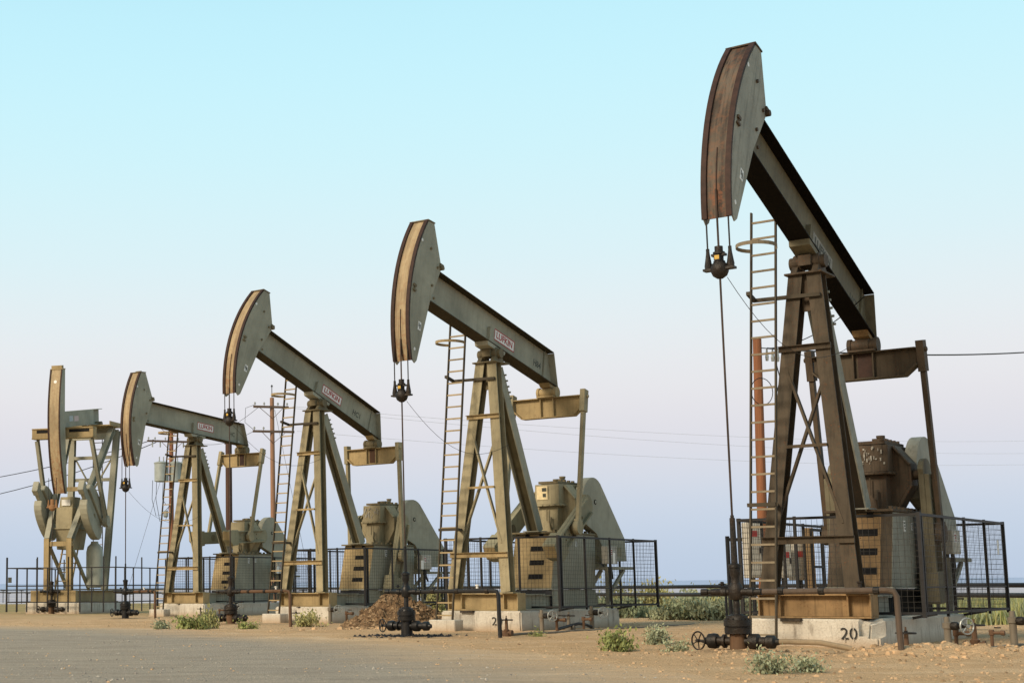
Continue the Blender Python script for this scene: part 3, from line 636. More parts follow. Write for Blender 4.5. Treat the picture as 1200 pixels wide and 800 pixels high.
# ------------------------------------------------------------------ small risers and valves beside the foundations
def riser(p, kind, label, yaw, mat=None, sc=1.):
    o = empty('valve_riser', p, yaw, label=label, cat='valve', group='valves standing beside the foundations'); mat = mat or RUSTP
    S = sc
    if kind == 'wheel_flat':            # gate valve with horizontal handwheel
        m = MB(); m.lathe((0, 0, -.05), (0, 0, 5), [(0, .10 * S), (.10 * S, .10 * S), (.11 * S, .06 * S), (.18 * S, .075 * S), (.2 * S, .04 * S), (.4 * S, .035 * S)], 10)
        m.lathe((0, -.16 * S, .06 * S), (0, 5, .06 * S), [(0, .05 * S), (.03, .07 * S), (.06, .05 * S), (.26 * S, .05 * S), (.27 * S, .07 * S), (.31 * S, .07 * S)], 10); m.build('valve_body', mat, o, smooth=True)
        handwheel((0, 0, .36 * S), (0, 0, 1), .15 * S, OILY, o)
        MB().tube([(0, 0, .33 * S), (0, 0, .46 * S)], .014 * S, 6).build('valve_stem', mat, o)
    elif kind == 'wheel_side':
        m = MB(); m.lathe((0, 0, -.05), (0, 0, 5), [(0, .055 * S), (.40 * S, .055 * S), (.41 * S, .075 * S), (.5 * S, .075 * S), (.51 * S, .045 * S), (.60 * S, .04 * S)], 12); m.build('pipe', GREYPIPE if mat is RUSTP else mat, o, smooth=True)
        m = MB(); m.lathe((0, .04, .40 * S), (0, 5, .40 * S), [(0, .05 * S), (.04 * S, .07 * S), (.12 * S, .07 * S), (.15 * S, .04 * S), (.28 * S, .03 * S)], 10); m.build('valve_body', OILY, o, smooth=True)
        handwheel((0, .30 * S, .40 * S), (.55, .8, 0), .13 * S, GALV, o)
    else:
        m = MB(); m.lathe((0, 0, -.05), (0, 0, 5), [(0, .03 * S), (.26 * S, .03 * S), (.27 * S, .045 * S), (.36 * S, .045 * S)], 10)
        m.lathe((0, 0, .26 * S), (0, 5, .26 * S), [(0, .03 * S), (.14 * S, .03 * S), (.15 * S, .045 * S), (.22 * S, .045 * S)], 8); m.build('pipe', mat, o, smooth=True)
        MB().box(-.012, .012, .05, .16 * S, .34 * S, .365 * S).build('lever', OILY, o)
    return o

# ================================================================== BUILD PUMPS
make_pump(1, 'tallest oil-stained olive pumpjack nearest the camera, with a dark greasy post')
make_pump(2, 'clean olive pumpjack with a cream plate on its gearbox, second tallest in the row')
make_pump(3, 'olive pumpjack in the middle of the row with cranks hanging straight down and flaking gearbox')
make_pump(4, 'olive pumpjack with its beam almost level and its cranks horizontal')
number_block(1, 'pale concrete block stencilled 20 with a broken corner, under the oil-stained pumpjack', '20', .66)
number_block(2, 'streaked concrete block stencilled 20 behind a thin standing pipe, under the clean pumpjack', '20', .50)
number_block(3, 'plain concrete block half hidden by the heap of brown soil', None, 0)
number_block(4, 'low concrete block under the pumpjack with the level beam', None, 0)
fence(1, 'black mesh fence around the cranks of the oil-stained pumpjack, corner over the grass', 0)
fence(2, 'black mesh fence around the cranks of the clean pumpjack with the cream plate', 0)
fence(3, 'black mesh fence behind the soil heap, around the cranks of the middle pumpjack', 0)
fence(4, 'black mesh fence around the pedestal of the pumpjack with the level beam', 0)
wellhead(1, 'big brown and black wellhead with a spoked handwheel, nearest the camera', 0)
wellhead(2, 'pitch-black oil-soaked wellhead in front of the soil heap', 1)
wellhead(3, 'dark wellhead with a rusty casing stub beside a patch of green weeds', .3)
wellhead(4, 'small dark wellhead with a white fitting below the thin rod of the level pumpjack', .8)
flow_line(1, 'rusty pipe crossing in front of the big stained skid and bending down to the ground', 2.55, mat=paint('grimy_brown_pipe', (.10, .075, .058), .5, .3, .5))
flow_line(2, 'dark pipe running from the oil-soaked wellhead to a thin upright pipe', 2.5, mat=BLACKM)
flow_line(3, 'pipe running from the wellhead beside the green weeds to an upright post', 2.4)
flow_line(4, 'thin short pipe leaving the small distant wellhead with the white fitting', 1.5)

# valve risers
for (x, y, kd, lb, sc) in ((3.51, 2.37, 'wheel_flat', 'rusty gate valve with flat handwheel beside the bent end of the big flow line', 1.),
                           (1.19, 2.39, 'wheel_side', 'grey pipe riser with an upright wheel close to the corner of the stencilled block', 1.05),
                           (.80, 2.42, 'lever', 'thin black drain pipe next to the grey riser with upright wheel', 1.1),
                           (.24, 2.58, 'wheel_flat', 'mud-caked gate valve with flat black wheel, between two grey risers', 1.15),
                           (-.68, 2.64, 'lever', 'small rusty lever valve right of the mud-caked gate valve', 1.),
                           (-1.35, 2.85, 'wheel_side', 'outermost grey riser with upright wheel near the grass edge', 1.15)):
    p = L2W(1, x, y); riser(p, kd, lb, PS[1][2], sc=sc)
for (x, y, kd, lb, sc, mt) in ((3.61, 2.21, 'wheel_flat', 'rusty gate valve in front of the stencilled number of the second block', 1., RUSTP),
                           (.82, 1.69, 'wheel_side', 'brown pipe riser beside the corner of the second foundation', 1., RUSTP),
                           (.62, 2.0, 'lever', 'slim rusty standpipe between the brown riser and the pale gate valve', 1.15, RUSTP),
                           (-.55, 1.75, 'wheel_flat', 'pale grey gate valve with flat dark wheel beside the second foundation', 1.05, GREYPIPE),
                           (-1.0, 1.95, 'lever', 'slim standpipe before the hose end beside the second foundation', 1.1, RUSTP),
                           (-1.9, 1.75, 'wheel_side', 'dark riser with pale wheel at the far end of the curved hose', 1.1, RUSTP)):
    riser(L2W(2, x, y), kd, lb, PS[2][2], mt, sc)
for (x, y, kd, lb, sc, mt) in ((3.1, 1.5, 'wheel_flat', 'pale gate valve in front of the ladder pad of the middle pumpjack', 1., GREYPIPE),
                           (1.5, 1.6, 'wheel_side', 'dark riser before the corner of the middle foundation', 1.1, RUSTP),
                           (.9, 1.8, 'lever', 'thin dark standpipe beside the middle foundation', 1.2, RUSTP),
                           (-.1, 1.75, 'wheel_flat', 'light gate valve beside the soil heap', 1., GREYPIPE),
                           (-.9, 1.8, 'lever', 'short dark valve touching the soil heap', 1., RUSTP),
                           (-1.7, 1.75, 'wheel_side', 'reddish riser with white band sticking out of the soil heap', 1.2, RUSTP)):
    riser(L2W(3, x, y), kd, lb, PS[3][2], mt, sc)
for (x, y, kd, lb, sc, mt) in ((1.6, 1.5, 'wheel_flat', 'tiny pale valve among the weeds by the fourth foundation', .9, GREYPIPE), (.6, 1.7, 'lever', 'tiny dark valve by the fourth foundation', 1., RUSTP), (-.4, 1.7, 'wheel_side', 'small riser beside the fourth foundation', 1., RUSTP)):
    riser(L2W(4, x, y), kd, lb, PS[4][2], mt, sc)
m = MB(); 
tag(MB().tube([L2W(1, 4.48, .58, .22), L2W(1, 4.46, .8, .23), L2W(1, 4.4, 1.3, .22), L2W(1, 4.3, 1.7, .14), L2W(1, 4.2, 2.05, .0), L2W(1, 4.1, 2.3, -.12)], .045, 10).build('casing_line', paint('tan_pipe', (.26, .20, .13), .4, .3, .3), smooth=True), 'tan pipe curving from the biggest wellhead down into the dirt', 'pipe')
tag(MB().tube([L2W(2, .2, 1.8, .05), L2W(2, -.3, 1.85, .12), L2W(2, -1.0, 1.8, .17), L2W(2, -1.5, 1.75, .14), L2W(2, -1.9, 1.75, .06)], .04, 8).build('hose', BLACKM, smooth=True), 'dark arched hose lying among the small valves', 'hose')
def groundpipe(n, a, b, label):
    pts = [L2W(n, a[0] + (b[0] - a[0]) * t / 12, a[1] + (b[1] - a[1]) * t / 12, .015 + .012 * sin(t * 2.1)) for t in range(13)]
    tag(MB().tube(pts, .03, 6).build('ground_pipe', GREYPIPE, smooth=True), label, 'pipe', 'thin pipes lying on the dirt')
groundpipe(1, (3.9, 2.35), (-2.5, 2.95), 'thin grey pipe lying on the dirt behind the bent flow line')
groundpipe(2, (3.6, 2.3), (-7.5, 2.3), 'long thin pipe lying on the dirt beside the second foundation')

# ------------------------------------------------------------------ twin post (Mark II layout) pumpjack
def make_far_pump():
    X, Y, yaw = P5; g = pump_mats(.15); g['k'] = .2
    root = empty('pumpjack', (X, Y, 0), yaw, label='farthest pumpjack, seen head-on, with a wide crossbar and round counterweights', cat='oil pump', group=G_ROW)
    root.scale = (.70, 1, 1)
    HZ = 9.25; R = 6.9; sx = -7.0; th = -.10
    loc = (sx, 0, HZ); rot = (0, -th, 0)
    tail = [(6.1, 2.95), (5.95, 1.0), (5.95, -.2), (6.1, -2.9)]
    a0, a1 = -.455, .425
    tail = [(R * cos(a1) - .42, R * sin(a1) + .0), (6.05, .9), (6.05, -.5), (R * cos(a0) - .2, R * sin(a0) - .03)]
    m = MB()
    for s in (-1, 1): m.prism(arc(a0, a1, 22, R - .02) + tail, s * .30 - .012, s * .30 + .012)
    head = m.build('horse_head', g['plate'], root, loc=loc, rot=rot)
    def strip(y0, y1, r0, r1, nm, mt, b0=a0, b1=a1):
        mm = MB(); A = arc(b0, b1, 26, r0); B = arc(b0, b1, 26, r1); n = len(A)
        vs = [(x, y, z) for y in (y0, y1) for x, z in A] + [(x, y, z) for y in (y0, y1) for x, z in B]; fs = []
        for i in range(n - 1):
            fs += [(i, i + 1, n + i + 1, n + i), (2 * n + i, 3 * n + i, 3 * n + i + 1, 2 * n + i + 1), (i, 2 * n + i, 2 * n + i + 1, i + 1), (n + i, n + i + 1, 3 * n + i + 1, 3 * n + i)]
        fs += [(0, n, 3 * n, 2 * n), (n - 1, 3 * n - 1, 4 * n - 1, 2 * n - 1)]
        mm.add(vs, fs); return mm.build(nm, mt, head)
    strip(-.285, .285, R - .03, R, 'curved_face', head_face('tan_head_face', 0.))
    for s in (-1, 1): a, b = sorted((s * .318, s * .25)); strip(a, b, R + .001, R + .045, 'edge_rail', RAIL)
    m = MB(); x, z = R * cos(a1), R * sin(a1); m.box(x - .42, x + .03, -.33, .33, z - .0, z + .05); m.box(x - .3, x - .02, -.27, .27, z + .0505, z + .2); m.build('top_cap', g['tan'], head)
    MB().lathe((R + .002, 0, 0), (R + 1, 0, 0), [(0, .08), (.005, .08)], 12).build('lifting_hole', WHITE, head).rotation_euler = (0, -a1 + .09, 0)
    m = MB(); m.hbeam((6.3, 0, .45), (-.6, 0, .45), .42, .76, (0, 0, 1), .03, .02); m.box(1.0, 6.0, .212, .222, .10, .80) ; m.box(1.0, 6.0, -.222, -.212, .10, .80)
    beam = m.build('walking_beam', g['plate'], root, loc=loc, rot=rot)
    MB().box(3.6, 4.3, .2265, .23, .32, .58).build('sign', flat('pink_faded_sign', (.55, .42, .40), .6, 0, .15), beam)
    MB().box(4.5, 5.1, .2265, .23, .34, .60).build('stencil_panel', flat('pale_blue_patch', (.38, .42, .44), .6, 0, .15), beam)
    # crossbar (equalizer) with pitmans
    m = MB(); m.box(-2.1, -1.4, -1.6, 1.6, 8.25, 8.31); m.box(-2.1, -1.4, -1.6, 1.6, 8.70, 8.76); m.box(-1.50, -1.46, -1.6, 1.6, 8.3105, 8.6995); m.box(-2.05, -2.01, -1.6, 1.6, 8.3105, 8.6995)
    for y in (-1.6, 1.56): m.box(-2.0, -1.51, y, y + .04, 8.3105, 8.6995)
    q = m.build('equalizer_beam', g['tan'], root, bevel=.01)
    m = MB(); m.box(-1.458, -1.452, -1.35, -.55, 8.53, 8.67); m.box(-1.458, -1.452, .35, 1.4, 8.53, 8.67); m.build('grating', VOID, q)
    for s in (-1, 1):
        m = MB(); m.hbeam((-1.75, s * 1.42, 8.22), (-3.9, s * 1.55, 4.4), .16, .3, (1, 0, 0), .03, .03); m.lathe((-3.9, s * 1.55 - .12, 4.35), (-3.9, 9, 4.35), [(0, .28), (.24, .28)], 14); m.build('pitman_arm', g['plate'], root)
        # crank with two lobed counterweights
        M = Matrix.Translation((-2.75, s * 1.18, 4.7)) @ Matrix.Rotation(radians(-34), 4, 'Y')
        m = MB(); m.box(-1.6, 1.9, -.10, .10, -.25, .25, M); m.box(1.9, 2.3, -.15, .15, -.28, .28, M); c = m.build('crank_arm', g['plate'], root, bevel=.02)
        for sg in (-1, 1):
            pts = [(-1.35, sg * .285)] + [(.1 + 1.45 * cos(t), sg * (.285 + .70 * sin(t) ** .7)) for t in [pi - pi * i / 12 for i in range(1, 12)]] + [(1.55, sg * .285)]
            n = len(pts); vs = [M @ Vector((x, y, z)) for y in (-.2, .2) for x, z in pts]
            MB().add(vs, [tuple(range(n)), tuple(reversed(range(n, 2 * n)))] + [(i, (i + 1) % n, n + (i + 1) % n, n + i) for i in range(n)]).build('counterweight', g['plate'], c, bevel=.03)
    # gear reducer
    m = MB(); m.prism([(-2.0, 3.0), (-1.75, 3.9), (-1.9, 5.0), (-3.9, 5.05), (-4.3, 3.9), (-3.8, 3.0)], -.42, .42); m.box(-4.3, -1.65, -.5, .5, 3.95, 4.02)
    m.prism([(-2.1, 5.01), (-2.3, 5.5), (-3.4, 5.5), (-3.7, 5.01)], -.35, .35); gr = m.build('gear_reducer', g['post'], root, bevel=.02)
    MB().lathe((-2.75, -1.3, 4.55), (-2.75, 9, 4.55), [(0, .15), (2.6, .15)], 14).build('crank_shaft', g['grime'], gr)
    MB().box(-2.05, -2.04, -.2, .25, 5.08, 5.36).build('white_label', WHITE, gr)
    # post frame: bent front legs, rear legs, cross members
    for s in (-1, 1):
        m = MB(); m.hbeam((-1.0, s * .58, 1.1), (-1.0, s * .58, 3.5), .26, .34, (1, 0, 0)); m.build('leg', g['tan'], root)
        m = MB(); m.hbeam((-1.0, s * .58, 3.4), (-6.2, s * 1.15, 8.95), .26, .36, (1, 0, 1)); m.build('leg', g['plate'], root)
        m = MB(); m.hbeam((-6.9, s * 1.2, 8.95), (-5.6, s * .95, 1.1), .3, .34, (1, 0, 0)); m.build('leg', g['plate'], root)
        m = MB(); m.bar((-1.05, s * .56, 3.3), (-4.2, s * .56, 1.15), .12, .18); m.build('diagonal_brace', g['paint'], root)
    for (x, z, w, hw) in ((-1.0, 3.25, .22, .7), (-1.9, 4.55, .0, .7), (-3.1, 5.9, .2, .8), (-5.9, 8.6, .3, 1.05), (-6.7, 8.9, .3, 1.15), (-6.6, 6.5, .16, 1.), (-6.6, 7.6, .16, 1.), (-6.35, 4.3, .14, 1.)):
        if w: MB().box(x - .1, x + .1, -hw, hw, z - w / 2, z + w / 2).build('cross_member', g['tan'] if x > -4 else g['plate'], root)
    for s in (-1, 1): MB().bar((-6.72 , -s * .95, 7.5), (-6.5 + s * .02, s * .95, 4.4), .06, .12, (1, 0, 0)).build('diagonal_brace', g['paint'], root)
    m = MB(); m.box(-7.3, -5.2, -1.25, 1.35, 9.08, 9.13); m.box(-7.3, -5.2, 1.3, 1.34, 9.14, 9.3)
    m.build('work_platform', g['tan'], root)
    MB().lathe((-7.0, -.35, 9.25), (-7, 9, 9.25), [(0, .2), (.7, .2)], 12).build('saddle_bearing', g['grime'], root)
    # motor / tank, skid, ladder
    m = MB(); m.lathe((-3.9, .95, 1.2), (-3.9, .95, 9), [(0, .3), (.1, .42), (1.7, .42), (1.95, .36), (2.1, .2), (2.2, .18)], 18); m.build('cylinder_tank', paint('pale_tank_paint', (.42, .44, .38), .2, .1, .3), root, smooth=True)
    MB().box(-2.03, -2.0, .1, .3, 3.5, 3.7).build('red_switch', REDDOT, root)
    m = MB()
    for i in range(5): m.box(-1.9 - i * .25, -1.7 - i * .25, -.38, .38, 1.5 + i * .42, 1.54 + i * .42)
    for s in (-1, 1): m.bar((-1.75, s * .4, 1.15), (-3.1, s * .4, 3.4), .04, .14)
    m.build('steps', g['tan'], root)
    m = MB(); m.box(-.55, -.20, -1.15, 1.15, .52, 1.08); m.hbeam((-.56, 1.0, .8), (-7.4, 1.0, .8), .3, .54, (0, 0, 1)); m.hbeam((-.56, -1.0, .8), (-7.4, -1.0, .8), .3, .54, (0, 0, 1))
    m.build('skid', g['tan'], root, bevel=.01)
    ladder_part(root, (-7.6, .0, .5), (-7.4, .0, 9.3), .25, (0, 1, 0), 26, LADD, LADR)
    m = MB()
    for s in (-1, 1): m.tube([(0.0, s * .2, 5.25), (0, s * .2, 6.3)], .014, 6)
    m.build('bridle_cable', CABLE, root)
    m = MB(); m.lathe((0, 0, 4.75), (0, 0, 9), [(0, .06), (.1, .17), (.25, .17), (.3, .1), (.55, .1)], 12); m.box(-.06, .09, -.28, .28, 4.9, 4.95)
    for s in (-1, 1): m.lathe((0, s * .2, 4.95), (0, s * .2, 9), [(0, .07), (.2, .04), (.32, .03)], 8)
    m.build('carrier_bar', paint('orange_brown_casting', (.32, .17, .08), .4, .4, .3), root, smooth=True)
    MB().tube([(0, 0, 1.3), (0, 0, 5.2)], .02, 8).build('polished_rod', ROD, root)
    # things beside
    m = MB(); m.box(-5.5, .0, -1.35, 1.4, -.1, .52)
    o = m.build('concrete_foundation', CONC, None, bevel=.03, loc=(X, Y, 0), rot=(0, 0, yaw)); tag(o, 'wide pale concrete slab under the farthest pumpjack', 'foundation', 'concrete blocks under the pumpjacks')
    f = empty('safety_fence', (X, Y, 0), yaw, label='open black railing without mesh in front of the farthest pumpjack', cat='fence')
    yl, yr, x0 = -2.15, 3.35, .35
    def panel(a, b, k, tall=True):
        a, b = Vector((*a, 0)), Vector((*b, 0)); Z = Vector((0, 0, 1)); m = MB()
        for z in (2.12, 1.30, .55): m.bar(a + Z * z, b + Z * z, .05, .05)
        pn = m.build('railing_panel', FENCEM, f)
        for i in range(k + 1):
            p = a.lerp(b, i / k); t = 2.62 if (i % 3 == 0) else 2.1
            MB().bar(p + Z * .1, p + Z * t, .05, .05, (1, 0, 0)).build('post', FENCEM, pn)
    panel((x0, yl), (x0, 1.0), 6); panel((x0, 1.0), (x0, yr), 4); panel((x0 - .05, yl), (-7, yl), 7); panel((x0 - .05, yr), (-7, yr), 7)
    MB().box(x0 + .03, x0 + .05, yl + .1, yl + .28, 1.45, 1.7).build('warning_tag', INKF, f)
make_far_pump()
wellhead(5, 'low black wellhead in front of the railing of the farthest pumpjack', .3)

# ------------------------------------------------------------------ pipelines behind the row
def pipeline(off, z, r, label, mat):
    d = Vector((-4.23, 11.6, 0)).normalized(); o = Vector((17.7, 36.6, 0)) + Vector((d.y, -d.x, 0)) * off; pts = []
    for i in range(-8, 40):
        t = i * 4.0; pts.append(o + d * t + Vector((0, 0, z + .012 * sin(i * 1.3))))
    pr = empty('pipeline', o, 0, label=label, cat='pipeline', group='pipelines behind the pumpjacks'); m = MB(); m.tube([p - o for p in pts], r, 8); m.build('pipe', mat, pr, smooth=True)
    for i in range(-8, 40, 2):
        p = o + d * (i * 4.0 + 1); q = p - o
        mm = MB(); mm.bar(q + Vector((0, 0, -.1)), q + Vector((0, 0, z - r)), .06, .06, (1, 0, 0)); mm.box(q.x - .2, q.x + .2, q.y - .05, q.y + .05, z - r - .05, z - r - .01); mm.build('support', BLACKM, pr)
pipeline(0, 1.10, .055, 'black raised pipeline running behind the fences, upper one of the pair', flat('black_pipeline', (.022, .022, .026), .5, 0, .3))
pipeline(.55, .86, .06, 'dark grey pipeline on low supports, lower one of the pair', flat('grey_pipeline', (.05, .05, .055), .5, 0, .3))

# ------------------------------------------------------------------ poles, wires
FAINT = flat('weathered_aluminium_wire', (.55, .55, .57), .6, 0, .1)
def wire(a, b, sag, r, label, n=24, mat=None):
    a, b = Vector(a), Vector(b); pts = []
    for i in range(n + 1):
        t = i / n; p = a.lerp(b, t); p.z -= sag * 4 * t * (1 - t); pts.append(p)
    o = MB().tube(pts, r, 5).build('overhead_wire', mat or BLACKM); return tag(o, label, 'wire')
def at(px, py, D):           # a ray of the surveyed photograph met at depth D, in metres
    u0, v0 = px - 266.2973, py - 451.4987; cr, sr = cos(-.0065), sin(-.0065); u = cr * u0 + sr * v0; v = -sr * u0 + cr * v0
    f = 1778.927; d = (u / f, 1, -v / f); cp, sp = cos(.1324), sin(.1324); e = (d[0], cp - d[2] * sp, sp + d[2] * cp)
    return Vector((e[0] * D / e[1], D, 1.1499 + e[2] * D / e[1]))
def insul(m, p, h=.22): m.lathe(p, p + Vector((0, 0, 1)), [(0, .02), (h * .4, .03), (h * .45, .07), (h * .7, .07), (h * .75, .04), (h, .04)], 8)
# pole with two crossarms
b = at(321, 690, 95); X, Y = b.x, b.y
p = empty('utility_pole', (X, Y, 0), .25, label='tall tan wooden power pole with two crossarms behind the middle pumpjack', cat='utility pole', group='wooden poles behind the pumpjacks')
MB().tube([(0, 0, -.3), (0, 0, 13.0)], .17, 12, True, [.19, .135]).build('pole_shaft', PALEW, p, smooth=True)
for z, w, off in ((12.4, 1.15, -.1), (10.85, 1.35, .05)):
    m = MB(); m.box(off - w, off + w, -.19, -.07, z - .07, z + .07); arm = m.build('crossarm', CROSSW, p)
    q = MB()
    for x in (-w + .1, -w + .7, w - .7, w - .1): insul(q, Vector((off + x, -.13, z + .07)))
    q.build('insulator', GALV, arm); q = MB()
    for s in (-1, 1): q.bar((off + s * .75, -.2, z - .07), (0, -.16, z - .75), .03, .03)
    q.build('brace', CROSSW, arm)
m = MB(); m.tube([(0, 0, 13), (0, 0, 13.7)], .025, 6); insul(m, Vector((0, 0, 13.6))); m.build('pole_top_pin', BLACKM, p)
m = MB(); m.tube([(-1.2, -.13, 12.5), (-1.75, -.1, 12.3), (-1.8, -.1, 11.4), (-1.25, -.1, 10.95)], .015, 5); m.build('jumper_wire', BLACKM, p)
# pole with transformers
b = at(201, 690, 112); X, Y = b.x, b.y
p = empty('utility_pole', (X, Y, 0), .35, label='reddish wooden power pole carrying three grey transformers', cat='utility pole', group='wooden poles behind the pumpjacks')
MB().tube([(0, 0, -.3), (0, 0, 13.2)], .19, 12, True, [.22, .15]).build('pole_shaft', WPOLE, p, smooth=True)
for z, w, off in ((13.0, 1.1, -.2), (11.9, 1.9, .0)):
    m = MB(); m.box(off - w, off + w, -.2, -.08, z - .07, z + .07); arm = m.build('crossarm', CROSSW, p); q = MB()
    for x in (-w + .1, -w + .6, -.5, .5, w - .6, w - .1): insul(q, Vector((off + x, -.13, z + .07)))
    q.build('insulator', GALV, arm); q = MB()
    for s in (-1, 1): q.bar((off + s * .8, -.2, z - .07), (0, -.18, z - .8), .03, .03)
    q.build('brace', CROSSW, arm)
    if z < 12.5:
        q = MB()
        for x in (-1.5, -.9, .9, 1.5): q.lathe((off + x, -.14, z - .45), (off + x, -.14, 50), [(0, .05), (.35, .05), (.38, .02)], 8)
        q.build('fuse_cutout', GALV, arm)
for (x, y) in ((-1.0, -.75), (.0, -1.0), (.78, -.75)):
    m = MB(); m.lathe((x, y, 8.85), (x, y, 50), [(0, .36), (.05, .52 if x < -.5 else .40), (1.3, .52 if x < -.5 else .40), (1.35, .56 if x < -.5 else .43), (1.42, .56 if x < -.5 else .43), (1.5, .25)], 18)
    t = m.build('transformer', flat('transformer_grey', (.33, .37, .37), .5, .1, .12, 3), p, smooth=True)
    q = MB()
    for s in (-1, 1): q.lathe((x + s * .16, y, 10.25), (x + s * .16, y, 50), [(0, .05), (.1, .07), (.2, .04), (.45, .04)], 8)
    q.build('bushing', GALV, t)
m = MB(); m.box(-1.2, 1.1, -.22, -.1, 9.35, 9.45); m.build('transformer_bracket', GALV, p)
for k, (x, z1) in enumerate(((-1.5, 6.4), (-1.2, 6.0), (-.7, 7.2))):
    m = MB(); m.tube([(x, -.2, 9.0), (x - .05, -.2, 7.6), (x + .25, -.2, z1), (x + .7, -.2, z1 + .1), (-.15, -.2, 7.2 + .4 * k)], .02, 5); m.build('drop_wire', BLACKM, p)
MB().lathe((-.5, -.2, 6.3), (-.5, -.2, 50), [(0, .12), (.1, .18), (.45, .18), (.5, .1)], 12).build('meter', GALV, p)
# dark pole behind the level beam
b = at(269, 690, 90)
p = MB(); p.tube([(0, 0, -.3), (0, 0, 10.3)], .13, 10, True, [.21, .19]); p.box(-.25, .25, -.14, -.11, 9.6, 9.7)
tag(p.build('utility_pole', DPOLE, None, smooth=True, loc=(b.x, b.y, 0)), 'dark brown bare pole rising behind the gearbox of the level pumpjack', 'utility pole', 'wooden poles behind the pumpjacks')
# service pole behind the nearest pump
b = at(894.5, 690, 38)
p = empty('utility_pole', (b.x, b.y, 0), .3, label='short reddish-brown service pole behind the ladder of the nearest pumpjack', cat='utility pole', group='wooden poles behind the pumpjacks')
MB().tube([(0, 0, -.3), (0, 0, 7.32)], .115, 12, True, [.135, .105]).build('pole_shaft', wood('orange_brown_pole_wood', (.30, .125, .06), (.17, .07, .035)), p, smooth=True)
m = MB(); m.bar((.1, 0, 7.1), (.62, 0, 7.1), .025, .025)
for x in (.28, .45, .6): m.lathe((x, 0, 6.78), (x, 0, 50), [(0, .035), (.1, .045), (.2, .03), (.3, .02)], 8)
m.build('service_bracket', GALV, p)
cs = MB(); pts = [(-.05 + .32 * cos(2 * pi * i / 24), -.2, 5.95 + .34 * sin(2 * pi * i / 24)) for i in range(25)]; cs.tube(pts, .011, 6, False); cs.tube([(.45, -.1, 6.8), (.55, -.15, 6.3), (.33, -.2, 5.8)], .015, 5); cs.build('cable_coil', BLACKM, p)
wire(at(899, 408, 38), at(1400, 386, 58), .5, .022, 'black power line running right from the short service pole')
wire(at(899, 408, 38), L2W(1, -2.0, .4, 6.9), .25, .012, 'thin cable from the service pole to the nearest walking beam')
wire(at(-220, 580, 130), at(180, 515, 112), 1.0, .03, 'lower dark line arriving at the transformer pole from outside the picture')
wire(at(-220, 600, 130), at(183, 518, 112), 1.6, .03, 'sagging dark line arriving at the transformer pole from outside the picture')
wire(at(222, 515, 112), at(305, 475, 95), .5, .014, 'thin line between the transformer pole and the two-armed pole, upper')
wire(at(222, 517, 112), at(297, 505, 95), .5, .014, 'thin line between the transformer pole and the two-armed pole, lower')
wire(at(343, 476, 95), at(1500, 497, 190), 2.2, .009, 'faint long wire crossing the pale sky, uppermost', mat=FAINT)
wire(at(343, 478, 95), at(1500, 513, 190), 2.4, .009, 'faint long wire crossing the pale sky, middle', mat=FAINT)
wire(at(348, 505, 95), at(1500, 524, 190), 2.2, .009, 'faint long wire crossing the pale sky, lowest', mat=FAINT)
for k, (a, b2, lb) in enumerate(((at(201, 520, 112), at(150, 690, 108), 'guy wire slanting from the transformer pole to the ground'), (at(322, 480, 95), at(365, 690, 93), 'guy wire slanting from the two-armed pole to the ground'))):
    wire(a, b2, 0, .012, lb)
p_lean = [o for o in bpy.data.objects if o.name.startswith('utility_pole') and o.get('label', '').startswith('short reddish')][0]; p_lean.rotation_euler = (0, .028, .3)   # it leans a little
# electrical cabinets
def cabinet(px, D, z0, z1, w, label, dd=.25):
    b = at(px, 690, D); o = empty('electrical_cabinet', (b.x, b.y, 0), .35, label=label, cat='cabinet', group='pale cabinets behind the nearest pumpjack')
    MB().box(-w / 2, w / 2, -dd / 2, dd / 2, z0, z1).build('cabinet_box', PALEBOX, o, bevel=.015)
    d = MB(); d.box(-w / 2 + .03, w / 2 - .03, -dd / 2 - .02, -dd / 2 - .002, z0 + .04, z1 - .04); d = d.build('door', PALEBOX, o, bevel=.006)
    MB().box(w / 2 - .08, w / 2 - .055, -dd / 2 - .05, -dd / 2 - .02, (z0 + z1) / 2 - .07, (z0 + z1) / 2 + .07).build('handle', BLACKM, d)
    MB().box(-w / 2 + .08, -w / 2 + .24, -dd / 2 - .025, -dd / 2 - .021, z1 - .34, z1 - .2).build('warning_label', RED, d)
    m = MB(); m.bar((0, 0, -.1), (0, 0, z0), .07, .07, (1, 0, 0)); m.tube([(w * .2, .05, -.1), (w * .2, .05, z0)], .025); m.build('stand', BLACKM, o)
cabinet(883.5, 36.5, 1.3, 2.62, .36, 'pale cabinet on a stand behind the far leg and ladder of the nearest pumpjack')
cabinet(919, 36.8, 1.3, 2.12, .32, 'narrow pale cabinet between the legs of the nearest pumpjack')
cabinet(938, 37.2, 1.25, 2.14, .46, 'wider pale cabinet beside the brown timber post')
b = at(950, 690, 37); tag(MB().box(-.11, .11, -.09, .09, -.1, 2.5).build('timber_post', BLOCKW, None, bevel=.01, loc=(b.x, b.y, 0)), 'thick tan timber post next to the wider cabinet', 'post')
b = at(918, 690, 36.4); m = MB(); m.bar((-1.3, 0, 2.22), (1.0, 0, 2.22), .06, .08); m.bar((-1.3, 0, .9), (1.0, 0, .9), .06, .08)
for x in (-1.3, -.1, 1.0): m.bar((x, 0, -.1), (x, 0, 2.3), .07, .07, (1, 0, 0))
tag(m.build('cabinet_rack', BLACKM, None, loc=(b.x, b.y + .6, 0), rot=(0, 0, .35)), 'black steel rack standing right behind the pale cabinets', 'rack')

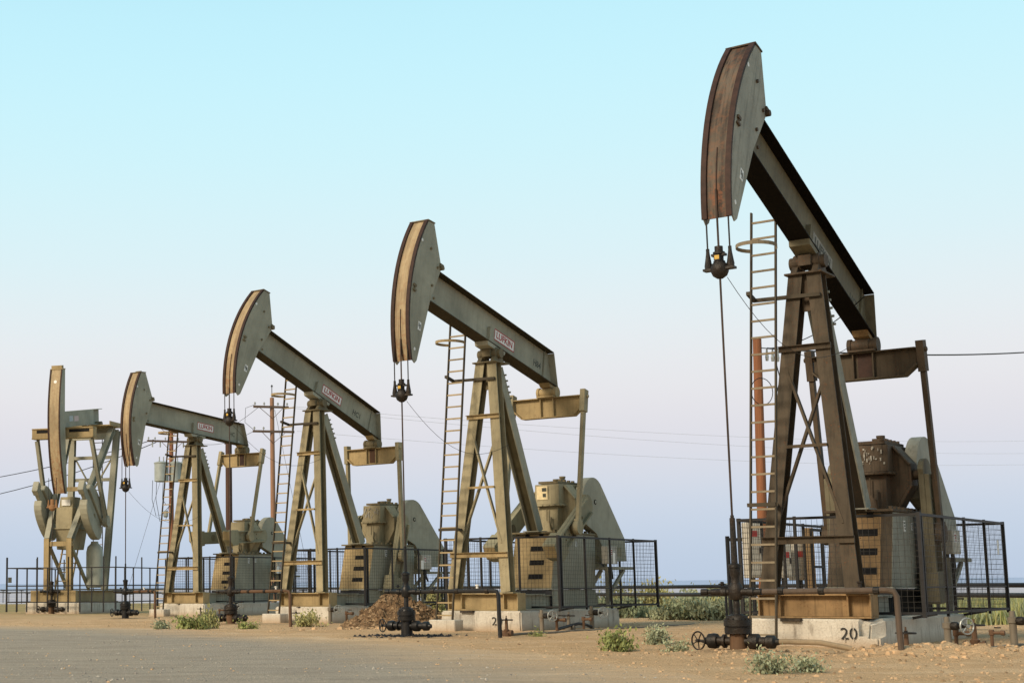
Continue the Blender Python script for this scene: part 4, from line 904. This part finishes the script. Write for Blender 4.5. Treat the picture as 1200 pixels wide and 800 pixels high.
# ------------------------------------------------------------------ ground
edge = [(-60, 92), (-30, 70), (-14, 56), (-7.26, 48.0), (-1.61, 41.6), (2.45, 33.2), (4.31, 26.3), (4.96, 21.6), (5.11, 18.2), (5.3, 10), (5.6, 0), (6, -60)]
def edge_x(y):
    for (xa, ya), (xb, yb) in zip(edge, edge[1:]):
        if ya >= y >= yb: return xa + (xb - xa) * (ya - y) / (ya - yb)
    return edge[-1][0]
def hgt(x, y):
    v = Vector((x, y, 0)); h = 0
    near = max(0, min(1, (120 - y) / 60))
    h += noise.noise(v * .18) * .05 * near + noise.noise(v * .9 + Vector((7, 3, 1))) * .018 * near
    # keep flat where concrete stands
    h += .035 * max(0, noise.noise(v * 3.1 + Vector((1, 9, 4)))) * near
    # mound by nearest wellhead, berm at the lower right
    def bump(cx, cy, r, a, ry=None):
        d = ((x - cx) / r) ** 2 + ((y - cy) / (ry or r)) ** 2; return a * math.exp(-d)
    w = L2W(1, AR, 0); h += bump(w.x, w.y, 1.2, .09, .8)
    h += bump(12.3, 23.9, 1.9, .10, .7) * (1 + 1.2 * noise.noise(v * 2.3)) + bump(10.6, 24.2, .7, .12, .5) + bump(13.6, 24.6, 1.0, .16, .5) + .22 * max(0, noise.noise(v * 1.7) + .1) * bump(12.0, 24.4, 3.0, 1., 1.1) + .08 * max(0, noise.noise(v * 4.3)) * bump(11.5, 24.0, 4.0, 1., 1.6)
    w = L2W(3, AR, 0); h += bump(w.x, w.y, 1.3, .06)
    if y > 112: 
        t = min(1, (y - 112) / 420.); h -= 16 * t * t * (3 - 2 * t)
    if y < 60:
        e = edge_x(y); 
        for off in (1.5, 3.1): d_ = (x - e - off - .3 * sin(y * .21)) / .16; h -= .035 * math.exp(-d_ * d_) * max(0, noise.noise(Vector((x * .1, y * .15, 3))) + .55)
    return h
xs = []; x = -40.
def grid_axis(lo, hi, fine_lo, fine_hi, s0, grow):
    a = []; v = fine_lo
    while v < fine_hi: a.append(v); v += s0
    a.append(fine_hi); st = s0; v = fine_hi
    while v < hi: st *= grow; v += st; a.append(min(v, hi))
    st = s0; v = fine_lo; b = []
    while v > lo: st *= grow; v -= st; b.append(max(v, lo))
    return b[::-1] + a
xs = grid_axis(-26000, 26000, -14, 27, .16, 1.12); ys = grid_axis(-400, 30000, 15, 58, .16, 1.10)
nx, ny = len(xs), len(ys)
vs = [(x, y, hgt(x, y) - (.05 * max(0, min(1, (edge_x(y) + .1 - x) / .5)) if y < 90 else 0)) for y in ys for x in xs]   # the ground is dug out under the road sheet
fs = [(j * nx + i, j * nx + i + 1, (j + 1) * nx + i + 1, (j + 1) * nx + i) for j in range(ny - 1) for i in range(nx - 1)]
me = bpy.data.meshes.new('ground'); me.from_pydata(vs, [], fs)
for p in me.polygons: p.use_smooth = True
ground = bpy.data.objects.new('ground', me); COL.objects.link(ground); tag(ground, 'dry sandy dirt ground with ruts and crumbs', kind='structure')

def dirt_nodes(t):
    c = t.coord((1, 1, 1), world=True)
    big = t.noise(c, .22, 4, .55, .3, .7); mid = t.noise(t.coord((.6, 1.7, 1), world=True), 1.3, 5, .6, .35, .68); fine = t.noise(c, 14, 5, .7, .35, .7); tr = t.noise(t.coord((.25, 1.6, 1), world=True), .8, 4, .5, .5, .72)
    col = t.mix(big, (.66, .44, .245), (.78, .56, .345)); col = t.mix(mid, col, (.50, .30, .15), .5); col = t.mix(fine, col, (.47, .31, .18), .35); col = t.mix(tr, col, (.86, .66, .44), .5)
    return c, big, mid, fine, col
t = NT('sandy_dirt'); c, big, mid, fine, col = dirt_nodes(t)
sep = t.new('ShaderNodeSeparateXYZ'); t.link(c, sep.inputs[0])
# drier yellow grass litter far out, then the pale valley floor with distance haze painted in
r1 = t.new('ShaderNodeMapRange'); r1.inputs[1].default_value = 58; r1.inputs[2].default_value = 80; t.link(sep.outputs[1], r1.inputs[0])
veg = t.mix(t.noise(c, .35, 5, .6, .38, .6), (.42, .31, .15), (.22, .23, .10)); col = t.mix(r1.outputs[0], col, veg, .8)
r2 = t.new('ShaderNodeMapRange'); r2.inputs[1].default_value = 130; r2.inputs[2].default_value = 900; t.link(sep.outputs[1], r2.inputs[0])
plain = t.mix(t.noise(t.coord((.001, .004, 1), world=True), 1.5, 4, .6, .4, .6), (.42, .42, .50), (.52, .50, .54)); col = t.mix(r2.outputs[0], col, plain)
for wn, wr in ((1, 1.0), (2, 1.7), (3, 1.1), (4, 1.2)):  # valve shade and oil staining both painted into the dirt at each wellhead
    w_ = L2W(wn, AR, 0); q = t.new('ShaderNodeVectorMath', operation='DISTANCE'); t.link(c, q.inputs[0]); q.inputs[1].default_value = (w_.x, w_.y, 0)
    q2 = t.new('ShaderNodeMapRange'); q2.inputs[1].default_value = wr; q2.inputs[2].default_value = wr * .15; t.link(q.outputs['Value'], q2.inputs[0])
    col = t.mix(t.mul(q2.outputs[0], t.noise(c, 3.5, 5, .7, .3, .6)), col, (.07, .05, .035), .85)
bumpn = t.mix(.45, mid, fine)
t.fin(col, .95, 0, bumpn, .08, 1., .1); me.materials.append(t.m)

# road: ragged strip of grey gravel, vertex colour blends its edge into dirt
rows = []; y = -60.
yy = []
while y < 90: yy.append(y); y += (.25 if 14 < y < 52 else 2.)
us = [0, .02, .045, .08, .13, .19, .26, .35, .45, .6, .8, 1.2, 1.8, 2.6, 4, 6, 9, 13, 18, 26, 40, 60]
us = [u * 1.0 for u in us]
vs = []; cols = []
for y in yy:
    ex = edge_x(y) + .35 * noise.noise(Vector((y * .35, 2, 0))) + .12 * noise.noise(Vector((y * 2, 7, 0))) + .9
    for u in us:
        x = ex - u * 1.6; vs.append((x, y, hgt(x, y) + .006)); cols.append(min(1.6, u / 2.6))
n = len(us); fs = [(j * n + i, j * n + i + 1, (j + 1) * n + i + 1, (j + 1) * n + i) for j in range(len(yy) - 1) for i in range(n - 1)]
me = bpy.data.meshes.new('road'); me.from_pydata(vs, [], [f[::-1] for f in fs]); at_ = me.attributes.new('blend', 'FLOAT', 'POINT'); at_.data.foreach_set('value', cols)
for p in me.polygons: p.use_smooth = True
road = bpy.data.objects.new('road', me); COL.objects.link(road); tag(road, 'grey gravel road curving past the wells', kind='structure')
t = NT('grey_gravel'); c, big, mid, fine, dcol = dirt_nodes(t)
g1 = t.noise(c, 22, 5, .7, .35, .68); g2 = t.noise(t.coord((.5, 2.2, 1), world=True), .55, 5, .6, .35, .65)
gc = t.mix(g1, (.33, .285, .235), (.47, .41, .34)); gc = t.mix(g2, gc, (.50, .42, .32), .4); g3 = t.noise(t.coord((.35, 1.1, 1), world=True), 1.9, 6, .7, .42, .62); gc = t.mix(g3, gc, (.25, .21, .17), .45); g4 = t.noise(t.coord((.12, .9, 1), world=True), 1.2, 4, .6, .55, .7); gc = t.mix(g4, gc, (.55, .47, .36), .35)
an = t.new('ShaderNodeAttribute'); an.attribute_name = 'blend'
ad = t.new('ShaderNodeMath', operation='ADD'); t.link(an.outputs['Fac'], ad.inputs[0]); m1 = t.new('ShaderNodeMath', operation='MULTIPLY_ADD'); t.link(t.noise(t.coord((.5, 1.8, 1), world=True), 1.7, 6, .7, .2, .8), m1.inputs[0]); m1.inputs[1].default_value = .6; m1.inputs[2].default_value = -.3; t.link(m1.outputs[0], ad.inputs[1])
rr = t.new('ShaderNodeMapRange'); rr.inputs[1].default_value = -.1; rr.inputs[2].default_value = .9; t.link(ad.outputs[0], rr.inputs[0])
col = t.mix(rr.outputs[0], dcol, gc); t.fin(col, .95, 0, t.mix(.5, g1, fine), .04, .8, .1); me.materials.append(t.m)

# clods and pebbles
def pebbles(name, label, spots, mats, smin, smax, seed):
    r = random.Random(seed); m = MB()
    for (x, y) in spots:
        s = r.uniform(smin, smax) * (r.random() ** 2 * 1.5 + .4); z = hgt(x, y); a = r.uniform(0, 6.28)
        base = [(cos(a + k * 1.257) * s * r.uniform(.7, 1.2), sin(a + k * 1.257) * s * r.uniform(.7, 1.2), -s * .25) for k in range(5)]; mid_ = [(p[0] * .75, p[1] * .75, s * r.uniform(.35, .6)) for p in base]
        vs = [(x + p[0], y + p[1], z + p[2]) for p in base + mid_] + [(x, y, z + s * .7)]
        m.m = r.randrange(len(mats)); m.add(vs, [(k, (k + 1) % 5, 5 + (k + 1) % 5, 5 + k) for k in range(5)] + [(5 + k, 5 + (k + 1) % 5, 10) for k in range(5)])
    o = m.build(name, mats); return tag(o, label, kind='stuff')
D1 = flat('dirt_clod', (.50, .345, .205), .95, 0, .25); D2 = flat('dark_clod', (.28, .19, .11), .95, 0, .3); D3 = flat('pale_stone', (.45, .41, .35), .9, 0, .2); D4 = flat('grey_stone', (.24, .22, .20), .9, 0, .3)
R = random.Random(5); sp = []
for i in range(7000):
    y = 17 + 38 * R.random() ** 1.5; x = y * R.uniform(-.16, .56)
    if x > edge_x(y) + .4: sp.append((x, y))
pebbles('dirt_clods', 'small clods and crumbs of sandy dirt', sp, [D1, D1, D1, D2], .008, .026, 1)
sp = [(R.gauss(12.2, 1.7), R.gauss(24.1, .55)) for i in range(900)] + [(L2W(1, AR, 0).x + R.gauss(0, .8), L2W(1, AR, 0).y + R.gauss(0, .5)) for i in range(160)]
pebbles('berm_clods', 'lumps of dug-up orange dirt along the low berm', sp, [D1, D1, D1, D2], .012, .045, 2)
sp = []
for i in range(6000):
    y = 17.5 + 26 * R.random() ** 1.6; x = y * R.uniform(-.16, .3)
    if x < edge_x(y) + .6: sp.append((x, y))
pebbles('road_gravel', 'loose grey gravel on the road', sp, [D1, D4, D4, D3], .006, .016, 3)

# heap of dug soil behind the black wellhead
def heap(cx, cy, w, d, h, label, mat):
    N = 90; vs = []; fs = []
    for j in range(N):
        for i in range(N):
            u, v = i / (N - 1) * 2 - 1, j / (N - 1) * 2 - 1; r = sqrt(u * u + v * v); p = Vector((u * w, v * d, 0))
            k = max(0, 1 - r) ** .9 * (1 + .25 * noise.noise(p * 1.4 + Vector((3, 1, 0)))); z = h * 1.1 * k + (.16 * noise.noise(p * 3.5) + .10 * noise.noise(p * 8) + .05 * noise.noise(p * 18)) * min(1, k * 4) - .04
            vs.append((cx + p.x, cy + p.y, z if k > 0 else -.12))
    fs = [(j * N + i, j * N + i + 1, (j + 1) * N + i + 1, (j + 1) * N + i) for j in range(N - 1) for i in range(N - 1)]
    m = MB(); m.add(vs, fs); 
    o = m.build('soil_heap', mat); q = MB(); r_ = random.Random(4)
    for _ in range(1300):
        i, j = r_.randrange(6, N - 6), r_.randrange(2, N - 6); b = vs[j * N + i]
        if b[2] < .0: continue
        sz = r_.uniform(.012, .05) * (1 + r_.random()); 
        q.m = r_.randrange(2); q.add([(b[0] + r_.uniform(-1, 1) * sz * .4 + cos(a * 1.2566) * sz * r_.uniform(.6, 1.2), b[1] + sin(a * 1.2566) * sz * r_.uniform(.6, 1.2), b[2] - sz * .3) for a in range(5)] + [(b[0] + r_.uniform(-.3, .3) * sz, b[1], b[2] + sz * r_.uniform(.5, 1.))], [(k, (k + 1) % 5, 5) for k in range(5)])
    q.build('clods', [mat, D2], o); return tag(o, label, 'soil heap')
t = NT('brown_soil'); c = t.coord((1, 1, 1), world=True); a_ = t.noise(c, 3, 5, .7, .35, .65); b_ = t.noise(c, 11, 5, .7, .4, .7)
t.fin(t.mix(b_, t.mix(a_, (.24, .15, .085), (.35, .235, .135)), (.07, .045, .03), .9), .95, 0, b_, .05, .9, .1)
heap(4.75, 43.0, 1.75, 1.35, .95, 'heap of crumbly brown soil behind the black oil-soaked wellhead', t.m)
pebbles('heap_clods', 'clods lying on and around the brown heap', [(R.gauss(4.6, .9), 41.65 - abs(R.gauss(0, .35))) for i in range(260)], [D1, D2], .03, .08, 8)
# oil-blackened dirt under black wellhead
w = L2W(2, AR, 0); m = MB()
for i in range(170):
    x, y = w.x + R.gauss(0, .5), w.y + R.gauss(-.15, .22); s = R.uniform(.03, .1); z = hgt(x, y)
    vs = [(x + cos(a * 1.047) * s * R.uniform(.6, 1.2), y + sin(a * 1.047) * s * R.uniform(.6, 1.2), z - .02) for a in range(6)] + [(x, y, z + s * .6)]
    m.add(vs, [(k, (k + 1) % 6, 6) for k in range(6)])
tag(m.build('oily_clods', BLACKOIL), 'black oil-soaked lumps of dirt under the black wellhead', kind='stuff')

# ------------------------------------------------------------------ vegetation
def leafmat(name, a, b):
    t = NT(name); oi = t.coord((1, 1, 1), world=True); n = t.noise(oi, 5, 4, .7, .3, .7); n2 = t.noise(oi, 1.3, 2, .5, .35, .65)
    col = t.mix(n, a, b); col = t.mix(n2, col, tuple(x * .55 for x in a), .5); t.fin(col, .8, 0, None, spec=.15)
    return t.m
SAGE = leafmat('sage_leaf', (.30, .34, .21), (.42, .45, .31)); GRN = leafmat('green_weed_leaf', (.24, .29, .10), (.36, .38, .16)); YGRN = leafmat('yellow_green_leaf', (.36, .37, .16), (.48, .45, .22)); DGRN = leafmat('deep_green_leaf', (.25, .31, .19), (.38, .42, .27)); STEM = flat('dry_stem', (.30, .24, .14), .9, 0, .3)
def shrub(x, y, w, h, n, mat, label, group, seed, leaf=.05, spiky=.5):
    r = random.Random(seed); z0 = hgt(x, y) - .03
    o = empty('shrub', (x, y, z0), 0, label=label, cat='shrub', group=group)
    st = MB(); lf = MB(); nb = max(10, n // 26)
    lobes = [(r.uniform(-.75, .75) * w, r.uniform(-.5, .5) * w, r.uniform(.55, 1.) * h, r.uniform(.28, .5) * w) for _ in range(max(3, int(4 + w * 2)))]
    for k in range(nb):
        lx_, ly_, lz, lr = r.choice(lobes)
        tip = Vector((lx_ + r.gauss(0, lr * .6), ly_ + r.gauss(0, lr * .6), lz * r.uniform(.45, 1.12))); b0 = Vector((lx_ * .35 + r.gauss(0, .05), ly_ * .35 + r.gauss(0, .05), 0)); mid_ = (b0 + tip) / 2 + Vector((0, 0, .1 * h))
        pts = [b0, mid_, tip]
        st.tube([b0, mid_, tip], .006, 3, False, [.009, .006, .003])
        for q in range(n // nb):
            t = r.uniform(.12, 1.03) ** .8; c = (b0.lerp(mid_, t * 2) if t < .5 else mid_.lerp(tip, t * 2 - 1)) + Vector((r.gauss(0, 1), r.gauss(0, 1), r.gauss(0, 1))) * (.05 + .06 * w)
            if c.z < .01: c.z = r.uniform(.01, .06)
            d = Vector((r.gauss(0, 1), r.gauss(0, 1), r.gauss(0, 1) + spiky * 2)).normalized(); s = leaf * r.uniform(.6, 1.5); e = d.orthogonal().normalized(); e.rotate(Matrix.Rotation(r.uniform(0, 6.28), 3, d)); e *= s * .24
            lf.add([c - d * s * .5, c + e, c + d * s * .5 , c - e], [(0, 1, 2, 3)])
    st.build('stems', STEM, o); me = lf; l = bpy.data.meshes.new('foliage'); l.from_pydata(lf.v, [], lf.f); l.materials.append(mat); q = bpy.data.objects.new('foliage', l); COL.objects.link(q); q.parent = o
    return o
GW = 'weeds growing on the dirt'
shrub(6.96, 27.4, .36, .40, 900, GRN, 'round green weed nearest the middle of the dirt, left of the handwheel', GW, 1, .07, .9)
shrub(8.3, 30.0, .32, .36, 800, SAGE, 'grey-green weed just behind the round green one', GW, 2, .06, .6)
shrub(7.73, 26.6, .26, .20, 500, SAGE, 'tiny flat weed between the green weed and the handwheel', GW, 3, .05, .3)
shrub(9.0, 32.5, .3, .25, 500, SAGE, 'small dull weed beyond the flat one', GW, 33, .05, .3)
shrub(7.15, 20.3, .30, .30, 900, SAGE, 'grey sage bush in front of the big wellhead, taller half', GW, 4, .05, .5)
shrub(7.6, 20.5, .30, .17, 700, SAGE, 'low sage bush spreading right of the taller sage bush', GW, 5, .05, .3)
shrub(-1.0, 42.6, .5, .38, 1000, GRN, 'wide green weed patch by the fourth foundation', GW, 6, .09, .8)
shrub(-.45, 43.2, .35, .75, 700, YGRN, 'tall spindly weed rising beside the wide green patch', GW, 7, .09, 1.6)
shrub(-1.75, 42.4, .3, .2, 400, SAGE, 'low grey weed at the road side of the green patch', GW, 8, .08, .4)
shrub(.6, 42.6, .35, .2, 500, GRN, 'low green tuft beside the rusty-cased wellhead', GW, 9, .07, .4)
shrub(2.2, 45.5, .5, .45, 900, YGRN, 'yellow-green tuft behind the rusty-cased wellhead', GW, 10, .08, .7)
shrub(7.2, 35.8, .22, .1, 250, GRN, 'tiny green tuft before the second foundation', GW, 11, .05, .3)
GB = 'bushes behind the row'
r = random.Random(77)
bank = [(752, 718, 55, .7, .35, DGRN, 'dark low bush, first of the bank behind the clean pump'), (775, 722, 50, .7, .38, SAGE, 'dark bush beside the pipeline support'), (800, 725, 50, 1.2, .75, DGRN, 'deep green bush at the front of the bank'), (830, 727, 49, 1.25, .8, DGRN, 'deep green bush just left of the big wellhead'),
        (808, 712, 60, 1.1, .95, SAGE, 'pale feathery bush in the middle of the bank'), (845, 714, 58, 1.3, 1.0, YGRN, 'yellow-green bush behind the big wellhead stem'), (785, 706, 70, 1.0, .5, YGRN, 'distant yellow-green bush of the bank'), (822, 700, 66, 1.1, 1.25, SAGE, 'tallest wispy bush in the bank'), (868, 715, 56, 1.2, .9, DGRN, 'dark bush seen behind the ladder of the nearest pump')]
for i, (px, py, D, w, h, mt, lb) in enumerate(bank):
    X = (px - 266.3) / 1779 * D; shrub(X, D, w * .85, h, 1500, SAGE if i in (1, 3, 8) else mt, lb, GB, 20 + i, .13, 1.0)
for i, (px, D, w, h, mt, lb) in enumerate(((738, 58, 1.1, 1.6, YGRN, 'tall yellow-green bush seen through the rear fence of the clean pump'), (705, 60, 1.2, .9, DGRN, 'green bush low behind the clean pump fence'), (762, 62, 1.0, .9, YGRN, 'pale bush at the rear corner of the clean pump fence'), (722, 54, .9, .9, DGRN, 'dark bush under the rear fence corner of the clean pump'), (512, 62, .8, 1.1, YGRN, 'yellow-green bush peeping between the clean pump ladder and the soil heap'), (530, 66, .8, .9, GRN, 'green bush far behind the clean pump front leg'))):
    X = (px - 266.3) / 1779 * D; shrub(X, D, w, h, 1700, mt, lb, GB, 40 + i, .13, 1.1)
# grass strip at right
m = MB(); r = random.Random(9)
for i in range(26000):
    Y = r.uniform(42, 62); X = Y * r.uniform(.455, .60) 
    k = noise.noise(Vector((X * .5, Y * .5, 0))) + .35 * (1 if Y < 52 else 0)
    if k < r.uniform(-.2, .35): continue
    h = r.uniform(.18, .62) * (1 + .5 * k); a = r.uniform(0, 6.28); b = Vector((cos(a), sin(a), 0)) * .022; ln = Vector((r.gauss(0, .12), r.gauss(0, .12), h)); z = hgt(X, Y); p = Vector((X, Y, z)); m.m = 0 if r.random() < .35 else (1 if r.random() < .5 else 2)
    m.add([p - b, p + b, p + ln * .6 + b * .6, p + ln, p + ln * .6 - b * .6], [(0, 1, 2, 3, 4)])
gg = bpy.data.meshes.new('grass'); gg.from_pydata(m.v, [], m.f)
for q in (DGRN, GRN, YGRN): gg.materials.append(q)
gg.polygons.foreach_set('material_index', m.mi); go = bpy.data.objects.new('grass', gg); COL.objects.link(go); tag(go, 'strip of tall green grass beyond the dirt at the right', kind='stuff')
m = MB()
for i in range(30000):
    Y = 60 + 50 * r.random(); X = Y * r.uniform(.12, .62)
    k = noise.noise(Vector((X * .15, Y * .25, 5)))
    if k < r.uniform(-.05, .4): continue
    h = r.uniform(.12, .45); a = r.uniform(0, 6.28); b = Vector((cos(a), sin(a), 0)) * .05; ln = Vector((r.gauss(0, .12), r.gauss(0, .1), h)); z = hgt(X, Y); p = Vector((X, Y, z)); m.m = 0 if r.random() < .4 else (1 if r.random() < .4 else 2)
    m.add([p - b, p + b, p + ln], [(0, 1, 2)])
gg = bpy.data.meshes.new('dry_grass'); gg.from_pydata(m.v, [], m.f)
for q in (SAGE, YGRN, flat('straw', (.48, .37, .19), .9, 0, .2)): gg.materials.append(q)
gg.polygons.foreach_set('material_index', m.mi); go = bpy.data.objects.new('dry_grass', gg); COL.objects.link(go); tag(go, 'patchy dry grass on the far side of the wells', kind='stuff')

# hills
m = MB(); N = 260; vs = []; Rr = 16000
for i in range(N + 1):
    a = radians(-40 + 85 * i / N); x, y = Rr * sin(a), Rr * cos(a); w = 55 + 26 * noise.noise(Vector((i * .06, 0, 0))) + 12 * noise.noise(Vector((i * .31, 5, 0))); vs += [(x * .96, y * .96, -40), (x, y, w), (x * 1.05, y * 1.05, w * .8)]
m.add(vs, [(3 * i, 3 * i + 3, 3 * i + 4, 3 * i + 1) for i in range(N)] + [(3 * i + 1, 3 * i + 4, 3 * i + 5, 3 * i + 2) for i in range(N)])
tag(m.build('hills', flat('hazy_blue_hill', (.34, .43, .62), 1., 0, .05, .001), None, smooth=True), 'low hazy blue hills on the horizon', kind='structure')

# ------------------------------------------------------------------ light
SUN_AZ = (-.80, -.60); SUN_EL = radians(32)
wd = bpy.data.worlds.new('World'); SC.world = wd; wd.use_nodes = True; nt = wd.node_tree; nd = nt.nodes; bg = nd['Background']
sky = nd.new('ShaderNodeTexSky'); sky.sky_type = 'NISHITA'; sky.sun_disc = False; sky.sun_elevation = SUN_EL; sky.sun_rotation = atan2(SUN_AZ[0], SUN_AZ[1]) % (2 * pi); sky.air_density = 1.; sky.dust_density = 2.
tc = nd.new('ShaderNodeTexCoord'); sx = nd.new('ShaderNodeSeparateXYZ'); nt.links.new(tc.outputs['Generated'], sx.inputs[0])
mr = nd.new('ShaderNodeMapRange'); mr.inputs[1].default_value = 0; mr.inputs[2].default_value = .5; nt.links.new(sx.outputs[2], mr.inputs[0])
cr = nd.new('ShaderNodeValToRGB'); cr.color_ramp.interpolation = 'B_SPLINE'
stops = [(0, (186, 202, 223)), (.055, (194, 208, 227)), (.10, (202, 213, 229)), (.145, (214, 218, 229)), (.19, (221, 220, 228)), (.25, (231, 229, 232)), (.33, (229, 236, 239)), (.42, (219, 240, 245)), (.55, (207, 243, 250)), (.72, (192, 241, 254)), (.86, (180, 225, 240)), (1., (135, 165, 178))]
el = cr.color_ramp.elements
while len(el) < len(stops): el.new(.5)
for e, (p, c) in zip(el, stops): e.position = p; e.color = (*lin(c), 1)
nt.links.new(mr.outputs[0], cr.inputs[0])
# the sunset side of the sky, behind the camera, is warmer
dt = nd.new('ShaderNodeVectorMath'); dt.operation = 'DOT_PRODUCT'; dt.inputs[1].default_value = (SUN_AZ[0], SUN_AZ[1], 0); nt.links.new(tc.outputs['Generated'], dt.inputs[0])
m2 = nd.new('ShaderNodeMapRange'); m2.inputs[1].default_value = .25; m2.inputs[2].default_value = .95; nt.links.new(dt.outputs['Value'], m2.inputs[0])
mx = nd.new('ShaderNodeMix'); mx.data_type = 'RGBA'; nt.links.new(m2.outputs[0], mx.inputs[0]); nt.links.new(cr.outputs[0], mx.inputs[6]); mx.inputs[7].default_value = (.80, .62, .42, 1)
nt.links.new(mx.outputs[2], bg.inputs['Color']); bg.inputs['Strength'].default_value = 1.0
b2 = nd.new('ShaderNodeBackground'); nt.links.new(sky.outputs[0], b2.inputs['Color']); b2.inputs['Strength'].default_value = .004
ad = nd.new('ShaderNodeAddShader'); nt.links.new(bg.outputs[0], ad.inputs[0]); nt.links.new(b2.outputs[0], ad.inputs[1]); nt.links.new(ad.outputs[0], nd['World Output'].inputs['Surface'])
sl = bpy.data.lights.new('sun', 'SUN'); sl.energy = 3.5; sl.angle = radians(16); sl.color = (1., .84, .63); so = bpy.data.objects.new('sun', sl); COL.objects.link(so)
d = Vector((SUN_AZ[0] * cos(SUN_EL), SUN_AZ[1] * cos(SUN_EL), sin(SUN_EL))); so.rotation_euler = d.to_track_quat('Z', 'Y').to_euler(); so.location = (-20, -10, 20)

# ------------------------------------------------------------------ camera
cam = bpy.data.cameras.new('camera'); co = bpy.data.objects.new('camera', cam); COL.objects.link(co); SC.camera = co
cam.sensor_width = 36; cam.lens = 1778.927 / 1200 * 36; cam.shift_x = (600 - 266.2973) / 1200; cam.shift_y = (451.4987 - 400) / 1200; cam.clip_end = 60000; cam.clip_start = .1
co.matrix_world = Matrix.Translation((0, 0, 1.1499)) @ Matrix.Rotation(pi / 2 + .1324, 4, 'X') @ Matrix.Rotation(-.0065, 4, 'Z')
SC.view_settings.view_transform = 'Standard'; SC.view_settings.look = 'None'; SC.view_settings.exposure = 0; SC.view_settings.gamma = 1
